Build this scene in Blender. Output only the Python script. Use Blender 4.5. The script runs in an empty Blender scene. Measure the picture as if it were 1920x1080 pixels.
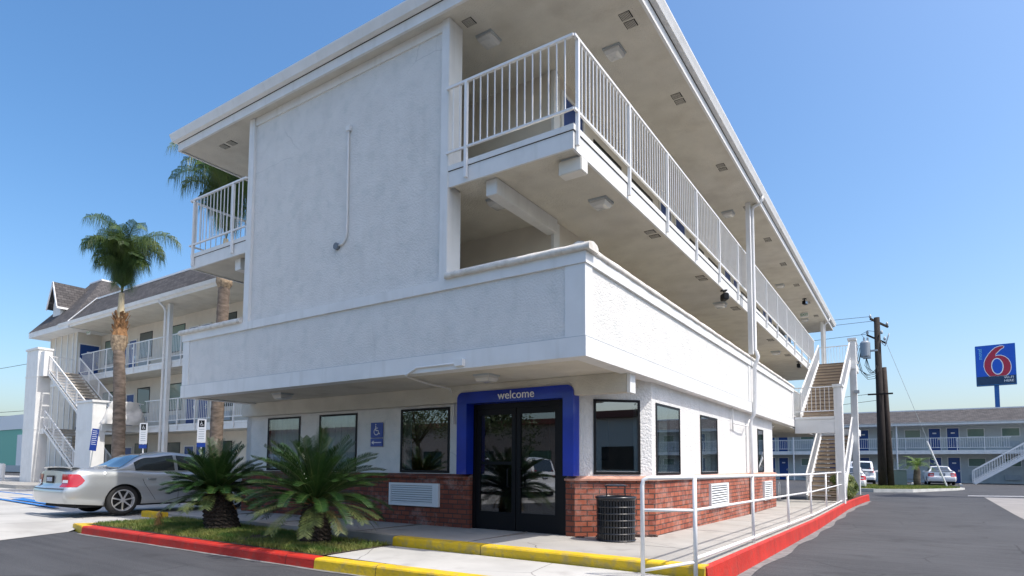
import bpy, bmesh, math, random
from mathutils import Vector, Matrix, noise as mn
R=math.radians; PI=math.pi
random.seed(7)
sc=bpy.context.scene; COL=sc.collection
# ---------------------------------------------------------------- camera
cam_d=bpy.data.cameras.new('camera'); cam=bpy.data.objects.new('camera',cam_d); COL.objects.link(cam); sc.camera=cam
pit,yaw,rol=R(3.99),R(33.47),R(.32)
fw=Vector((-math.sin(yaw)*math.cos(pit),math.cos(yaw)*math.cos(pit),math.sin(pit)))
r0=Vector((math.cos(yaw),math.sin(yaw),0)); u0=r0.cross(fw)
rr=r0*math.cos(rol)+u0*math.sin(rol); uu=rr.cross(fw)
cam.matrix_world=Matrix(((rr.x,uu.x,-fw.x,0),(rr.y,uu.y,-fw.y,0),(rr.z,uu.z,-fw.z,1.38),(0,0,0,1)))
cam_d.sensor_width=36; cam_d.lens=1132/1920*36; cam_d.shift_y=(792.2-540)/1920; cam_d.clip_end=3000; cam_d.clip_start=.05
# ---------------------------------------------------------------- light
SD=Vector((.62,.06,1)).normalized()
w=bpy.data.worlds.new('World'); sc.world=w; w.use_nodes=True
nt=w.node_tree; bg=nt.nodes['Background']; sky=nt.nodes.new('ShaderNodeTexSky'); sky.sky_type='NISHITA'; sky.sun_disc=False
sky.sun_elevation=math.asin(SD.z); sky.sun_rotation=math.atan2(SD.x,SD.y); sky.air_density=1.0; sky.dust_density=3.1; sky.ozone_density=1.6
hs=nt.nodes.new('ShaderNodeHueSaturation'); hs.inputs['Saturation'].default_value=1.3; hs.inputs['Hue'].default_value=.498; hs.inputs['Value'].default_value=1.47; nt.links.new(sky.outputs[0],hs.inputs['Color']); nt.links.new(hs.outputs[0],bg.inputs[0]); bg.inputs[1].default_value=.15
sl=bpy.data.lights.new('sun','SUN'); so=bpy.data.objects.new('sun',sl); COL.objects.link(so)
sl.energy=4.0; sl.angle=R(.5); sl.color=(1,.955,.89); so.rotation_euler=SD.to_track_quat('Z','Y').to_euler(); so.location=(30,0,40)
sc.view_settings.view_transform='Standard'; sc.view_settings.look='None'; sc.view_settings.exposure=.17; sc.view_settings.gamma=1
sc.cycles.max_bounces=8; sc.cycles.transparent_max_bounces=12; sc.cycles.use_denoising=True
# ---------------------------------------------------------------- ground height
def g(y):
    if y<7: return 0.
    if y<18: return -.014*(y-7)
    if y<28: return -.154
    if y<48: return -.154+.0152*(y-28)
    return .15
def rise(x): return .014*min(max(-7-x,0),10)
def ZA(x,y): return -.15+g(y)+rise(x)
# ---------------------------------------------------------------- materials
MATS={}
def mat(name,col,rough=.6,metal=0,var=0,vscale=3,bump=0,bscale=60,bdist=.01,spec=.5,stain=None,stscale=.6,stamt=.5,streak=False,coat=0,aniso=(1,1,1),trans=0,emit=None,bump2=0,b2scale=5):
    if name in MATS: return MATS[name]
    m=bpy.data.materials.new(name); m.use_nodes=True; n=m.node_tree.nodes; l=m.node_tree.links; b=n['Principled BSDF']
    b.inputs['Base Color'].default_value=(*col,1); b.inputs['Roughness'].default_value=rough; b.inputs['Metallic'].default_value=metal
    b.inputs['Specular IOR Level'].default_value=spec; b.inputs['Coat Weight'].default_value=coat
    if trans: b.inputs['Transmission Weight'].default_value=trans
    if emit: b.inputs['Emission Color'].default_value=(*emit[:3],1); b.inputs['Emission Strength'].default_value=emit[3]
    tc=n.new('ShaderNodeTexCoord'); mp=n.new('ShaderNodeMapping'); mp.inputs['Scale'].default_value=aniso; l.new(tc.outputs['Object'],mp.inputs[0])
    last=None
    def noi(s,det=4,src=None):
        t=n.new('ShaderNodeTexNoise'); t.inputs['Scale'].default_value=s; t.inputs['Detail'].default_value=det; l.new((src or mp).outputs[0],t.inputs[0]); return t
    if var:
        t=noi(vscale); rp=n.new('ShaderNodeValToRGB'); rp.color_ramp.elements[0].position=.3; rp.color_ramp.elements[1].position=.72
        rp.color_ramp.elements[0].color=tuple(c*(1-var) for c in col)+(1,); rp.color_ramp.elements[1].color=tuple(min(1,c*(1+var*.6)) for c in col)+(1,)
        l.new(t.outputs[0],rp.inputs[0]); last=rp.outputs[0]
    if stain:
        t=noi(stscale,6); rp=n.new('ShaderNodeValToRGB'); rp.color_ramp.elements[0].position=.5; rp.color_ramp.elements[1].position=.68
        l.new(t.outputs[0],rp.inputs[0]); mx=n.new('ShaderNodeMixRGB'); mx.inputs[2].default_value=(*stain,1)
        mu=n.new('ShaderNodeMath'); mu.operation='MULTIPLY'; mu.inputs[1].default_value=stamt; l.new(rp.outputs[0],mu.inputs[0]); l.new(mu.outputs[0],mx.inputs[0])
        if last: l.new(last,mx.inputs[1])
        else: mx.inputs[1].default_value=(*col,1)
        last=mx.outputs[0]
    if last: l.new(last,b.inputs['Base Color'])
    nb=None
    if bump:
        t=noi(bscale,6); bp=n.new('ShaderNodeBump'); bp.inputs['Strength'].default_value=bump; bp.inputs['Distance'].default_value=bdist; l.new(t.outputs[0],bp.inputs['Height']); nb=bp
        l.new(bp.outputs[0],b.inputs['Normal'])
    if bump2:
        t=noi(b2scale,3); bp=n.new('ShaderNodeBump'); bp.inputs['Strength'].default_value=bump2; bp.inputs['Distance'].default_value=.05; l.new(t.outputs[0],bp.inputs['Height'])
        if nb: l.new(nb.outputs[0],bp.inputs['Normal'])
        l.new(bp.outputs[0],b.inputs['Normal'])
    MATS[name]=m; return m
WHITE=(.74,.74,.72)
M_st=mat('stucco',(.71,.7,.67),.9,var=.05,vscale=2.2,bump=.7,bscale=34,bdist=.024,stain=(.55,.575,.55),stscale=4,stamt=.4,spec=.2,bump2=.14,b2scale=10)
M_trowel=mat('rough_stucco',(.72,.71,.69),.9,var=.05,vscale=2,bump=.75,bscale=26,bdist=.03,spec=.2,stain=(.6,.58,.55),stscale=1.2,stamt=.3)
M_trim=mat('white_trim_paint',WHITE,.55,var=.05,vscale=2.5,bump=.12,bscale=70,stain=(.6,.6,.57),stscale=2,stamt=.3)
M_cap=mat('worn_cap_paint',(.7,.67,.61),.7,var=.12,vscale=9,bump=.5,bscale=40,stain=(.45,.4,.33),stscale=7,stamt=.5)
M_cream=mat('cream_wall_paint',(.68,.63,.54),.8,var=.05,bump=.35,bscale=45,bdist=.01)
M_soff=mat('soffit_stucco',(.65,.62,.54),.95,var=.08,vscale=2,bump=.7,bscale=40,bdist=.025,spec=.1,stain=(.48,.44,.36),stscale=1.1,stamt=.35)
M_rail=mat('white_rail_enamel',(.78,.78,.77),.38,var=.04,vscale=6,bump=.05,bscale=40)
M_blue=mat('door_blue_paint',(.012,.06,.25),.4,var=.08,vscale=2)
M_vblue=mat('surround_blue_plastic',(.004,.03,.36),.28,var=.25,vscale=1.5,coat=.25)
M_black=mat('black_anodised',(.006,.006,.007),.45,metal=0,spec=.25)
M_dark=mat('dark_void',(.02,.02,.02),.9)
M_tyre=mat('tyre_rubber',(.02,.02,.02),.8)
M_chrome=mat('chrome',(.75,.75,.76),.14,metal=1)
M_grill=mat('grille_paint',(.7,.72,.72),.5,bump=.05)
M_gal=mat('galvanised_grey',(.42,.46,.48),.5,var=.1,vscale=4)
M_red=mat('red_kerb_paint',(.5,.02,.008),.65,var=.22,vscale=2.2,bump=.6,bscale=26,stain=(.33,.06,.04),stscale=9,stamt=.5)
M_yel=mat('yellow_kerb_paint',(.7,.46,.01),.6,var=.18,vscale=3,bump=.6,bscale=24,stain=(.34,.27,.12),stscale=8,stamt=.6)
M_wkerb=mat('white_kerb_paint',(.62,.62,.58),.7,var=.15,vscale=3,bump=.4,bscale=30)
M_con=mat('concrete',(.38,.365,.335),.85,var=.14,vscale=1.6,bump=.3,bscale=60,bdist=.004,stain=(.27,.25,.22),stscale=.8,stamt=.6)
M_lcon=mat('pale_concrete',(.46,.45,.42),.85,var=.1,vscale=1.2,bump=.3,bscale=50,bdist=.004,stain=(.29,.28,.26),stscale=.7,stamt=.6)
M_trash=mat('black_coated_steel',(.012,.014,.018),.3,coat=.3)
M_wood=mat('pole_wood',(.022,.016,.014),.9,var=.4,vscale=6,bump=.6,bscale=20,aniso=(3,3,.4))
M_trunk=mat('palm_trunk_bark',(.2,.155,.12),.95,var=.5,vscale=3.5,bump=.9,bscale=14,bdist=.04,aniso=(1,1,2.6))
M_husk=mat('palm_husk',(.3,.16,.07),.95,var=.5,vscale=7,bump=1,bscale=22,bdist=.05)
M_boot=mat('palm_boot',(.42,.31,.2),.9,var=.55,vscale=9,bump=1,bscale=22,bdist=.05,aniso=(1,1,.7))
M_cytrunk=mat('cycad_trunk_bark',(.05,.036,.026),.95,var=.6,vscale=30,bump=1,bscale=30,bdist=.05)
M_soil=mat('soil',(.07,.05,.03),.95,var=.4,vscale=8,bump=.8,bscale=30)
M_white=mat('white_sign_paint',(.8,.8,.8),.5)
M_green=mat('sign_green',(.02,.3,.12),.5)
M_sblue=mat('sign_blue',(.01,.05,.3),.35)
M_tan=mat('stair_tread_tan',(.5,.4,.29),.8,var=.15,vscale=3,bump=.2)
M_orange=mat('orange_wall',(.45,.12,.02),.7)
M_tarp=mat('white_tarp',(.66,.64,.6),.85,var=.12,vscale=5)
def leafmat(name,c1,c2,rough=.45,tl=.25,sc_=2.5):
    m=bpy.data.materials.new(name); m.use_nodes=True; n=m.node_tree.nodes; l=m.node_tree.links; b=n['Principled BSDF']; b.inputs['Roughness'].default_value=rough
    tc=n.new('ShaderNodeTexCoord'); t=n.new('ShaderNodeTexNoise'); t.inputs['Scale'].default_value=sc_; t.inputs['Detail'].default_value=5; l.new(tc.outputs['Object'],t.inputs[0])
    rp=n.new('ShaderNodeValToRGB'); rp.color_ramp.elements[0].position=.35; rp.color_ramp.elements[1].position=.65; rp.color_ramp.elements[0].color=(*c1,1); rp.color_ramp.elements[1].color=(*c2,1)
    l.new(t.outputs[0],rp.inputs[0]); l.new(rp.outputs[0],b.inputs['Base Color'])
    tr=n.new('ShaderNodeBsdfTranslucent'); l.new(rp.outputs[0],tr.inputs[0]); mx=n.new('ShaderNodeMixShader'); mx.inputs[0].default_value=tl
    l.new(b.outputs[0],mx.inputs[1]); l.new(tr.outputs[0],mx.inputs[2]); l.new(mx.outputs[0],n['Material Output'].inputs[0]); MATS[name]=m; return m
M_cy=leafmat('cycad_leaf',(.014,.042,.012),(.045,.095,.022),.28,.1,3)
M_cyold=leafmat('cycad_old_leaf',(.05,.085,.025),(.13,.155,.05),.38,.15,3)
M_palm=leafmat('palm_leaf',(.04,.09,.03),(.13,.19,.05),.4,.3,1.2)
M_grass=leafmat('grass_blade',(.07,.15,.02),(.3,.3,.08),.6,.4,2.6)
M_bush=leafmat('hedge_leaf',(.06,.1,.02),(.25,.28,.08),.3,.3,3)
M_dead=leafmat('dead_frond',(.42,.22,.06),(.55,.33,.12),.8,.2,9)
M_tree=leafmat('tree_leaf',(.03,.05,.015),(.07,.1,.03),.5,.2,1)
def asphalt():
    m=mat('asphalt',(.06,.06,.063),.9); n=m.node_tree.nodes; l=m.node_tree.links; b=n['Principled BSDF']
    tc=n.new('ShaderNodeTexCoord')
    def noi(s,scale=(1,1,1),d=6,rot=0):
        mp=n.new('ShaderNodeMapping'); mp.vector_type='POINT'; mp.inputs['Scale'].default_value=scale; mp.inputs['Rotation'].default_value=(0,0,-rot-.25 if rot else 0); l.new(tc.outputs['Object'],mp.inputs[0])
        t=n.new('ShaderNodeTexNoise'); t.inputs['Scale'].default_value=s; t.inputs['Detail'].default_value=d; l.new(mp.outputs[0],t.inputs[0]); return t
    a=noi(.5); c=noi(2.6,(.14,2.4,1),rot=yaw); f=noi(60)
    mx=n.new('ShaderNodeMixRGB'); mx.inputs[0].default_value=.5; l.new(a.outputs[0],mx.inputs[1]); l.new(c.outputs[0],mx.inputs[2])
    m2=n.new('ShaderNodeMixRGB'); m2.inputs[0].default_value=.42; l.new(mx.outputs[0],m2.inputs[1]); l.new(f.outputs[0],m2.inputs[2])
    rp=n.new('ShaderNodeValToRGB'); rp.color_ramp.elements[0].position=.36; rp.color_ramp.elements[1].position=.64
    rp.color_ramp.elements[0].color=(.034,.035,.039,1); rp.color_ramp.elements[1].color=(.075,.077,.083,1); l.new(m2.outputs[0],rp.inputs[0])
    # light grit
    v=n.new('ShaderNodeTexVoronoi'); v.inputs['Scale'].default_value=6; l.new(tc.outputs['Object'],v.inputs[0])
    r2=n.new('ShaderNodeValToRGB'); r2.color_ramp.elements[0].color=(1,1,1,1); r2.color_ramp.elements[1].color=(0,0,0,1); r2.color_ramp.elements[0].position=.05; r2.color_ramp.elements[1].position=.075; l.new(v.outputs['Distance'],r2.inputs[0])
    m3=n.new('ShaderNodeMixRGB'); l.new(r2.outputs[0],m3.inputs[0]); l.new(rp.outputs[0],m3.inputs[1]); m3.inputs[2].default_value=(.12,.12,.115,1); l.new(m3.outputs[0],b.inputs['Base Color'])
    bp=n.new('ShaderNodeBump'); bp.inputs['Strength'].default_value=.9; bp.inputs['Distance'].default_value=.012; l.new(f.outputs[0],bp.inputs['Height']); l.new(bp.outputs[0],b.inputs['Normal'])
    return m
M_asp=asphalt()
def cracks(m,scale,col,wd=.012,mask=.5,warp=.35):
    n=m.node_tree.nodes; l=m.node_tree.links; b=n['Principled BSDF']; src=b.inputs['Base Color'].links[0].from_socket
    tc=n.new('ShaderNodeTexCoord'); ns=n.new('ShaderNodeTexNoise'); ns.inputs['Scale'].default_value=scale*1.7; ns.inputs['Detail'].default_value=8; l.new(tc.outputs['Object'],ns.inputs[0])
    ad=n.new('ShaderNodeMixRGB'); ad.blend_type='ADD'; ad.inputs[0].default_value=warp; l.new(tc.outputs['Object'],ad.inputs[1]); l.new(ns.outputs['Color'],ad.inputs[2])
    v=n.new('ShaderNodeTexVoronoi'); v.feature='DISTANCE_TO_EDGE'; v.inputs['Scale'].default_value=scale; l.new(ad.outputs[0],v.inputs[0])
    r=n.new('ShaderNodeMapRange'); r.inputs[1].default_value=0; r.inputs[2].default_value=wd; r.inputs[3].default_value=1; r.inputs[4].default_value=0; l.new(v.outputs[0],r.inputs[0])
    n2=n.new('ShaderNodeTexNoise'); n2.inputs['Scale'].default_value=scale*.8; l.new(tc.outputs['Object'],n2.inputs[0]); r2=n.new('ShaderNodeMapRange'); r2.inputs[1].default_value=mask; r2.inputs[2].default_value=mask+.06; l.new(n2.outputs[0],r2.inputs[0])
    mu=n.new('ShaderNodeMath'); mu.operation='MULTIPLY'; l.new(r.outputs[0],mu.inputs[0]); l.new(r2.outputs[0],mu.inputs[1])
    mx=n.new('ShaderNodeMixRGB'); l.new(mu.outputs[0],mx.inputs[0]); l.new(src,mx.inputs[1]); mx.inputs[2].default_value=(*col,1); l.new(mx.outputs[0],b.inputs['Base Color'])
def streaks(m,amt,col,sx=5,sz=.35,lo=.55):
    n=m.node_tree.nodes; l=m.node_tree.links; b=n['Principled BSDF']; src=b.inputs['Base Color'].links[0].from_socket
    tc=n.new('ShaderNodeTexCoord'); mp=n.new('ShaderNodeMapping'); mp.inputs['Scale'].default_value=(sx,sx,sz); l.new(tc.outputs['Object'],mp.inputs[0])
    t=n.new('ShaderNodeTexNoise'); t.inputs['Scale'].default_value=1; t.inputs['Detail'].default_value=7; l.new(mp.outputs[0],t.inputs[0]); r=n.new('ShaderNodeMapRange'); r.inputs[1].default_value=lo; r.inputs[2].default_value=lo+.16; r.inputs[4].default_value=amt; l.new(t.outputs[0],r.inputs[0])
    mx=n.new('ShaderNodeMixRGB'); l.new(r.outputs[0],mx.inputs[0]); l.new(src,mx.inputs[1]); mx.inputs[2].default_value=(*col,1); l.new(mx.outputs[0],b.inputs['Base Color'])
streaks(M_st,.2,(.5,.5,.47),3,.5); streaks(M_trim,.25,(.5,.49,.44),6,.4,.56); streaks(M_trowel,.3,(.55,.53,.49)); streaks(M_soff,.35,(.4,.36,.3),1.2,1.2,.56)
streaks(M_asp,.65,(.022,.022,.024),1.3,1.3,.58); streaks(M_asp,.5,(.11,.11,.108),7,7,.66); streaks(M_con,.45,(.17,.15,.13),2.2,2.2,.57); streaks(M_lcon,.4,(.22,.2,.18),1.8,1.8,.57); streaks(M_yel,.6,(.3,.27,.2),16,30,.62); streaks(M_red,.6,(.28,.2,.17),16,30,.64)
cracks(M_asp,.45,(.018,.018,.02),.008,.48); cracks(M_con,.5,(.1,.09,.08),.005,.5); cracks(M_lcon,.4,(.14,.13,.12),.005,.47); cracks(M_st,.35,(.56,.56,.54),.002,.54)
def brick(name,wear_lit):
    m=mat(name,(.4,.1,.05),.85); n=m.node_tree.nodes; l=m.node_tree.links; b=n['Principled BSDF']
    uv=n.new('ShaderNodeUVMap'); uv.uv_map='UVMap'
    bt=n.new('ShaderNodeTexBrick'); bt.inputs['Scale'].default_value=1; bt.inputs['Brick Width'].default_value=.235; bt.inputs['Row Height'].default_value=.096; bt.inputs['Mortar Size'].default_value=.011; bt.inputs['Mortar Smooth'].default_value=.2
    shade_k=1 if wear_lit>.5 else .62; bt.inputs['Color1'].default_value=(.4*shade_k,.11*shade_k,.055*shade_k,1); bt.inputs['Color2'].default_value=(.25*shade_k,.06*shade_k,.035*shade_k,1); bt.inputs['Mortar'].default_value=(.07,.04,.032,1); l.new(uv.outputs[0],bt.inputs[0])  # less worn front brick darkened: overhang shade put into its colour
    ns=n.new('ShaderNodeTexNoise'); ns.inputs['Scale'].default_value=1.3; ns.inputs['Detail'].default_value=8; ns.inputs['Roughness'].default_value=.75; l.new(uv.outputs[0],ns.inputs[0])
    rp=n.new('ShaderNodeValToRGB'); rp.color_ramp.elements[0].position=.56-wear_lit*.1; rp.color_ramp.elements[1].position=.66; l.new(ns.outputs[0],rp.inputs[0])
    mu=n.new('ShaderNodeMath'); mu.operation='MULTIPLY'; mu.inputs[1].default_value=.3+.15*wear_lit; l.new(rp.outputs[0],mu.inputs[0])
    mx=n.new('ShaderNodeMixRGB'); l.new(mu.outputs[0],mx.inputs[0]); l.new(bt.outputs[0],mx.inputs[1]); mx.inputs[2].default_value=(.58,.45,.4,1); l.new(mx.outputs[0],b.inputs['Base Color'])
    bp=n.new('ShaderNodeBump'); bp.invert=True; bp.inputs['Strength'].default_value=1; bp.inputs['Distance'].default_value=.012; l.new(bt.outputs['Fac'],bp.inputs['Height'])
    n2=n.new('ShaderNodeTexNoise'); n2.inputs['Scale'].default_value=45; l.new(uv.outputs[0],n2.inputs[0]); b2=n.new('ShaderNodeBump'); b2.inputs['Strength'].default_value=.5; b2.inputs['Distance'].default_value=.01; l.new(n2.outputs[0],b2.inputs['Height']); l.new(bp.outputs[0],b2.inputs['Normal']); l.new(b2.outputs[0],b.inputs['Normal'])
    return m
M_brick_shaded=brick('brick',.4); M_brickside=brick('weathered_brick',.9)
def shingle():
    m=mat('roof_shingle',(.12,.11,.115),.9); n=m.node_tree.nodes; l=m.node_tree.links; b=n['Principled BSDF']
    uv=n.new('ShaderNodeUVMap'); uv.uv_map='UVMap'; bt=n.new('ShaderNodeTexBrick'); bt.inputs['Scale'].default_value=1; bt.inputs['Brick Width'].default_value=.32; bt.inputs['Row Height'].default_value=.19; bt.inputs['Mortar Size'].default_value=.012
    bt.inputs['Color1'].default_value=(.1,.092,.09,1); bt.inputs['Color2'].default_value=(.05,.046,.047,1); bt.inputs['Mortar'].default_value=(.03,.028,.03,1); l.new(uv.outputs[0],bt.inputs[0])
    ns=n.new('ShaderNodeTexNoise'); ns.inputs['Scale'].default_value=1.5; l.new(uv.outputs[0],ns.inputs[0]); mx=n.new('ShaderNodeMixRGB'); mx.blend_type='MULTIPLY'; mx.inputs[0].default_value=.5; l.new(bt.outputs[0],mx.inputs[1]); l.new(ns.outputs[0],mx.inputs[2])
    g2=n.new('ShaderNodeGamma'); g2.inputs[1].default_value=.9; l.new(mx.outputs[0],g2.inputs[0]); l.new(g2.outputs[0],b.inputs['Base Color'])
    bp=n.new('ShaderNodeBump'); bp.invert=True; bp.inputs['Distance'].default_value=.02; l.new(bt.outputs['Fac'],bp.inputs['Height']); l.new(bp.outputs[0],b.inputs['Normal']); return m
M_shin=shingle()
def glassmat(name,tint=(.9,.95,.95),refl=.25,dens=.0):
    m=bpy.data.materials.new(name); m.use_nodes=True; n=m.node_tree.nodes; l=m.node_tree.links; n.remove(n['Principled BSDF'])
    tr=n.new('ShaderNodeBsdfTransparent'); tr.inputs[0].default_value=(*tint,1); gl=n.new('ShaderNodeBsdfGlossy'); gl.inputs['Roughness'].default_value=.01; gl.inputs[0].default_value=(.95,.97,1,1)
    fr=n.new('ShaderNodeFresnel'); ge=n.new('ShaderNodeNewGeometry'); io=n.new('ShaderNodeMapRange'); io.inputs[3].default_value=1.5; io.inputs[4].default_value=1/1.5; l.new(ge.outputs['Backfacing'],io.inputs[0]); l.new(io.outputs[0],fr.inputs[0]); mr=n.new('ShaderNodeMapRange'); mr.inputs[1].default_value=.04; mr.inputs[2].default_value=1; mr.inputs[3].default_value=refl; mr.inputs[4].default_value=1
    l.new(fr.outputs[0],mr.inputs[0]); mx=n.new('ShaderNodeMixShader'); l.new(mr.outputs[0],mx.inputs[0]); l.new(tr.outputs[0],mx.inputs[1]); l.new(gl.outputs[0],mx.inputs[2]); l.new(mx.outputs[0],n['Material Output'].inputs[0]); MATS[name]=m; return m
M_glass=glassmat('window_glass',(.6,.64,.64),.2); M_dglass=glassmat('tinted_door_glass',(.4,.42,.43),.13)
def curtainmat(name,c1,c2,f=14,coat=1):
    m=mat(name,c1,.7,coat=coat); n=m.node_tree.nodes; l=m.node_tree.links; b=n['Principled BSDF']; b.inputs['Coat Roughness'].default_value=.02
    tc=n.new('ShaderNodeTexCoord'); wv=n.new('ShaderNodeTexWave'); wv.bands_direction='X'; wv.inputs['Scale'].default_value=f; wv.inputs['Distortion'].default_value=1.5; l.new(tc.outputs['Object'],wv.inputs[0])
    rp=n.new('ShaderNodeValToRGB'); rp.color_ramp.elements[0].color=(*c1,1); rp.color_ramp.elements[1].color=(*c2,1); l.new(wv.outputs[0],rp.inputs[0]); l.new(rp.outputs[0],b.inputs['Base Color']); return m
M_curt=curtainmat('curtained_glass',(.03,.042,.038),(.075,.1,.09),7); M_gcurt=curtainmat('green_curtained_glass',(.09,.15,.12),(.2,.3,.24),7)
M_clear=glassmat('clear_window_glass',(.86,.9,.9),.1)
M_blind=mat('pale_blind',(.52,.56,.55),.8,var=.1,vscale=6)
M_cglass=mat('car_glass',(.012,.02,.024),.04,coat=1,spec=.8)
M_silver=mat('silver_car_paint',(.5,.52,.52),.3,metal=.6,coat=.8)
M_wcar=mat('white_car_paint',(.75,.76,.77),.3,coat=.6)
M_tail=mat('tail_lamp_red',(.45,.008,.012),.12,coat=1)
M_under=mat('underbody',(.015,.015,.015),.9)
# ---------------------------------------------------------------- mesh helper
class MB:
    def __init__(s): s.v=[]; s.f=[]; s.uv=[]
    def face(s,pts,uv=None):
        i=len(s.v); s.v+= [tuple(p) for p in pts]; s.f.append(tuple(range(i,i+len(pts)))); s.uv.append(uv)
    def box(s,x0,x1,y0,y1,z0,z1,sl=0):
        # sl: z drop per metre of y (follows ground)
        P=[(x,y,z) for z in (z0,z1) for y in (y0,y1) for x in (x0,x1)]; i=len(s.v); s.v+=P
        for q in ((0,2,3,1),(4,5,7,6),(0,1,5,4),(1,3,7,5),(3,2,6,7),(2,0,4,6)): s.f.append(tuple(i+k for k in q)); s.uv.append(None)
        return s
    def bar(s,a,b,wx,wz=None,up=(0,0,1)):
        a=Vector(a); b=Vector(b); wz=wz or wx; d=(b-a).normalized(); u=Vector(up)
        if abs(d.dot(u))>.99: u=Vector((0,1,0))
        x=d.cross(u).normalized(); z=x.cross(d)
        P=[p+x*sx*wx/2+z*sz*wz/2 for p in (a,b) for sz in (-1,1) for sx in (-1,1)]; i=len(s.v); s.v+=[tuple(p) for p in P]
        for q in ((0,1,3,2),(4,6,7,5),(0,4,5,1),(1,5,7,3),(3,7,6,2),(2,6,4,0)): s.f.append(tuple(i+k for k in q)); s.uv.append(None)
        return s
    def tube(s,pts,rad,n=10,cap=True):
        pts=[Vector(p) for p in pts]; rs=rad if isinstance(rad,(list,tuple)) else [rad]*len(pts); i0=len(s.v)
        prev=None
        for k,p in enumerate(pts):
            d=(pts[min(k+1,len(pts)-1)]-pts[max(k-1,0)]).normalized()
            if prev is None:
                u=Vector((0,0,1)) if abs(d.z)<.9 else Vector((1,0,0)); x=d.cross(u).normalized()
            else: x=(prev-d*prev.dot(d)).normalized()
            prev=x; y=d.cross(x)
            for j in range(n):
                a=2*PI*j/n; s.v.append(tuple(p+x*math.cos(a)*rs[k]+y*math.sin(a)*rs[k]))
        for k in range(len(pts)-1):
            for j in range(n):
                a=i0+k*n+j; b=i0+k*n+(j+1)%n; s.f.append((a,b,b+n,a+n)); s.uv.append(None)
        if cap:
            s.f.append(tuple(i0+j for j in range(n))[::-1]); s.uv.append(None); e=i0+(len(pts)-1)*n; s.f.append(tuple(e+j for j in range(n))); s.uv.append(None)
        return s
    def prism(s,poly,axis,a0,a1):
        # poly of 2D pts; axis 0/1/2 extrude dir
        def P(p,a):
            return (a,p[0],p[1]) if axis==0 else (p[0],a,p[1]) if axis==1 else (p[0],p[1],a)
        i=len(s.v); n=len(poly); s.v+=[P(p,a0) for p in poly]+[P(p,a1) for p in poly]
        s.f.append(tuple(range(i,i+n))); s.f.append(tuple(range(i+n,i+2*n))[::-1]); s.uv+=[None,None]
        for k in range(n): s.f.append((i+k,i+(k+1)%n,i+n+(k+1)%n,i+n+k)); s.uv.append(None)
        return s
    def grid(s,P):
        i=len(s.v); nr=len(P); nc=len(P[0])
        for row in P: s.v+=[tuple(p) for p in row]
        for a in range(nr-1):
            for b in range(nc-1): s.f.append((i+a*nc+b,i+a*nc+b+1,i+(a+1)*nc+b+1,i+(a+1)*nc+b)); s.uv.append(None)
        return s
def build(mb,name,m,parent=None,off=None,smooth=False,bevel=0,recalc=True,uvbox=False,loc=None,weld=False):
    off=Vector(off) if off is not None else Vector((0,0,0))
    me=bpy.data.meshes.new(name); me.from_pydata([tuple(Vector(v)-off) for v in mb.v],[],mb.f)
    if any(u for u in mb.uv) or uvbox:
        ul=me.uv_layers.new(name='UVMap'); k=0
        for fi,p in enumerate(me.polygons):
            u=mb.uv[fi]
            for j,li in enumerate(p.loop_indices):
                if u: ul.data[li].uv=u[j]
                else:
                    v=me.vertices[me.loops[li].vertex_index].co+off; nn=p.normal
                    ul.data[li].uv=(v.x,v.y) if abs(nn.z)>.8 else ((v.x,v.z) if abs(nn.y)>abs(nn.x) else (v.y,v.z))
    if recalc or weld or bevel:
        bm=bmesh.new(); bm.from_mesh(me)
        if weld: bmesh.ops.remove_doubles(bm,verts=bm.verts,dist=.0005)
        if recalc: bmesh.ops.recalc_face_normals(bm,faces=bm.faces)
        if bevel:
            bmesh.ops.bevel(bm,geom=list(bm.edges),offset=bevel,segments=2,affect='EDGES',clamp_overlap=True)
        bm.to_mesh(me); bm.free()
    if smooth:
        for p in me.polygons: p.use_smooth=True
    me.materials.append(m); o=bpy.data.objects.new(name,me); COL.objects.link(o)
    if parent: o.parent=parent
    if loc is not None: o.location=loc
    return o
def tag(o,label,cat,group=None,kind=None):
    o['label']=label; o['category']=cat
    if group: o['group']=group
    if kind: o['kind']=kind
    return o
def empty(name,loc,label,cat,group=None,rz=0):
    o=bpy.data.objects.new(name,None); COL.objects.link(o); o.location=loc; o.rotation_euler=(0,0,rz); o.empty_display_size=.2; return tag(o,label,cat,group)
def copytree(o,parent=None):
    c=o.copy(); COL.objects.link(c); c.parent=parent
    for ch in list(o.children): copytree(ch,c)
    return c
def dup(o,loc,rz=None,label=None,group=None):
    c=copytree(o); c.location=loc
    if rz is not None: c.rotation_euler=(0,0,rz)
    if label: c['label']=label
    if group: c['group']=group
    return c
def struct(name,mb,m,**k):
    o=build(mb,name,m,**k); o['kind']='structure'; return o
def text_mesh(txt,size,ext=.004,align='CENTER'):
    cu=bpy.data.curves.new('lettering','FONT'); cu.body=txt; cu.size=size; cu.extrude=ext; cu.align_x=align; cu.align_y='CENTER'; cu.resolution_u=3
    o=bpy.data.objects.new('lettering',cu); me=bpy.data.meshes.new_from_object(o); bpy.data.objects.remove(o); bpy.data.curves.remove(cu); return me
def text_obj(name,txt,size,m,parent,loc,rot,ext=.003):
    me=text_mesh(txt,size,ext); me.materials.append(m); o=bpy.data.objects.new(name,me); COL.objects.link(o); o.parent=parent; o.location=loc; o.rotation_euler=rot; return o
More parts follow.
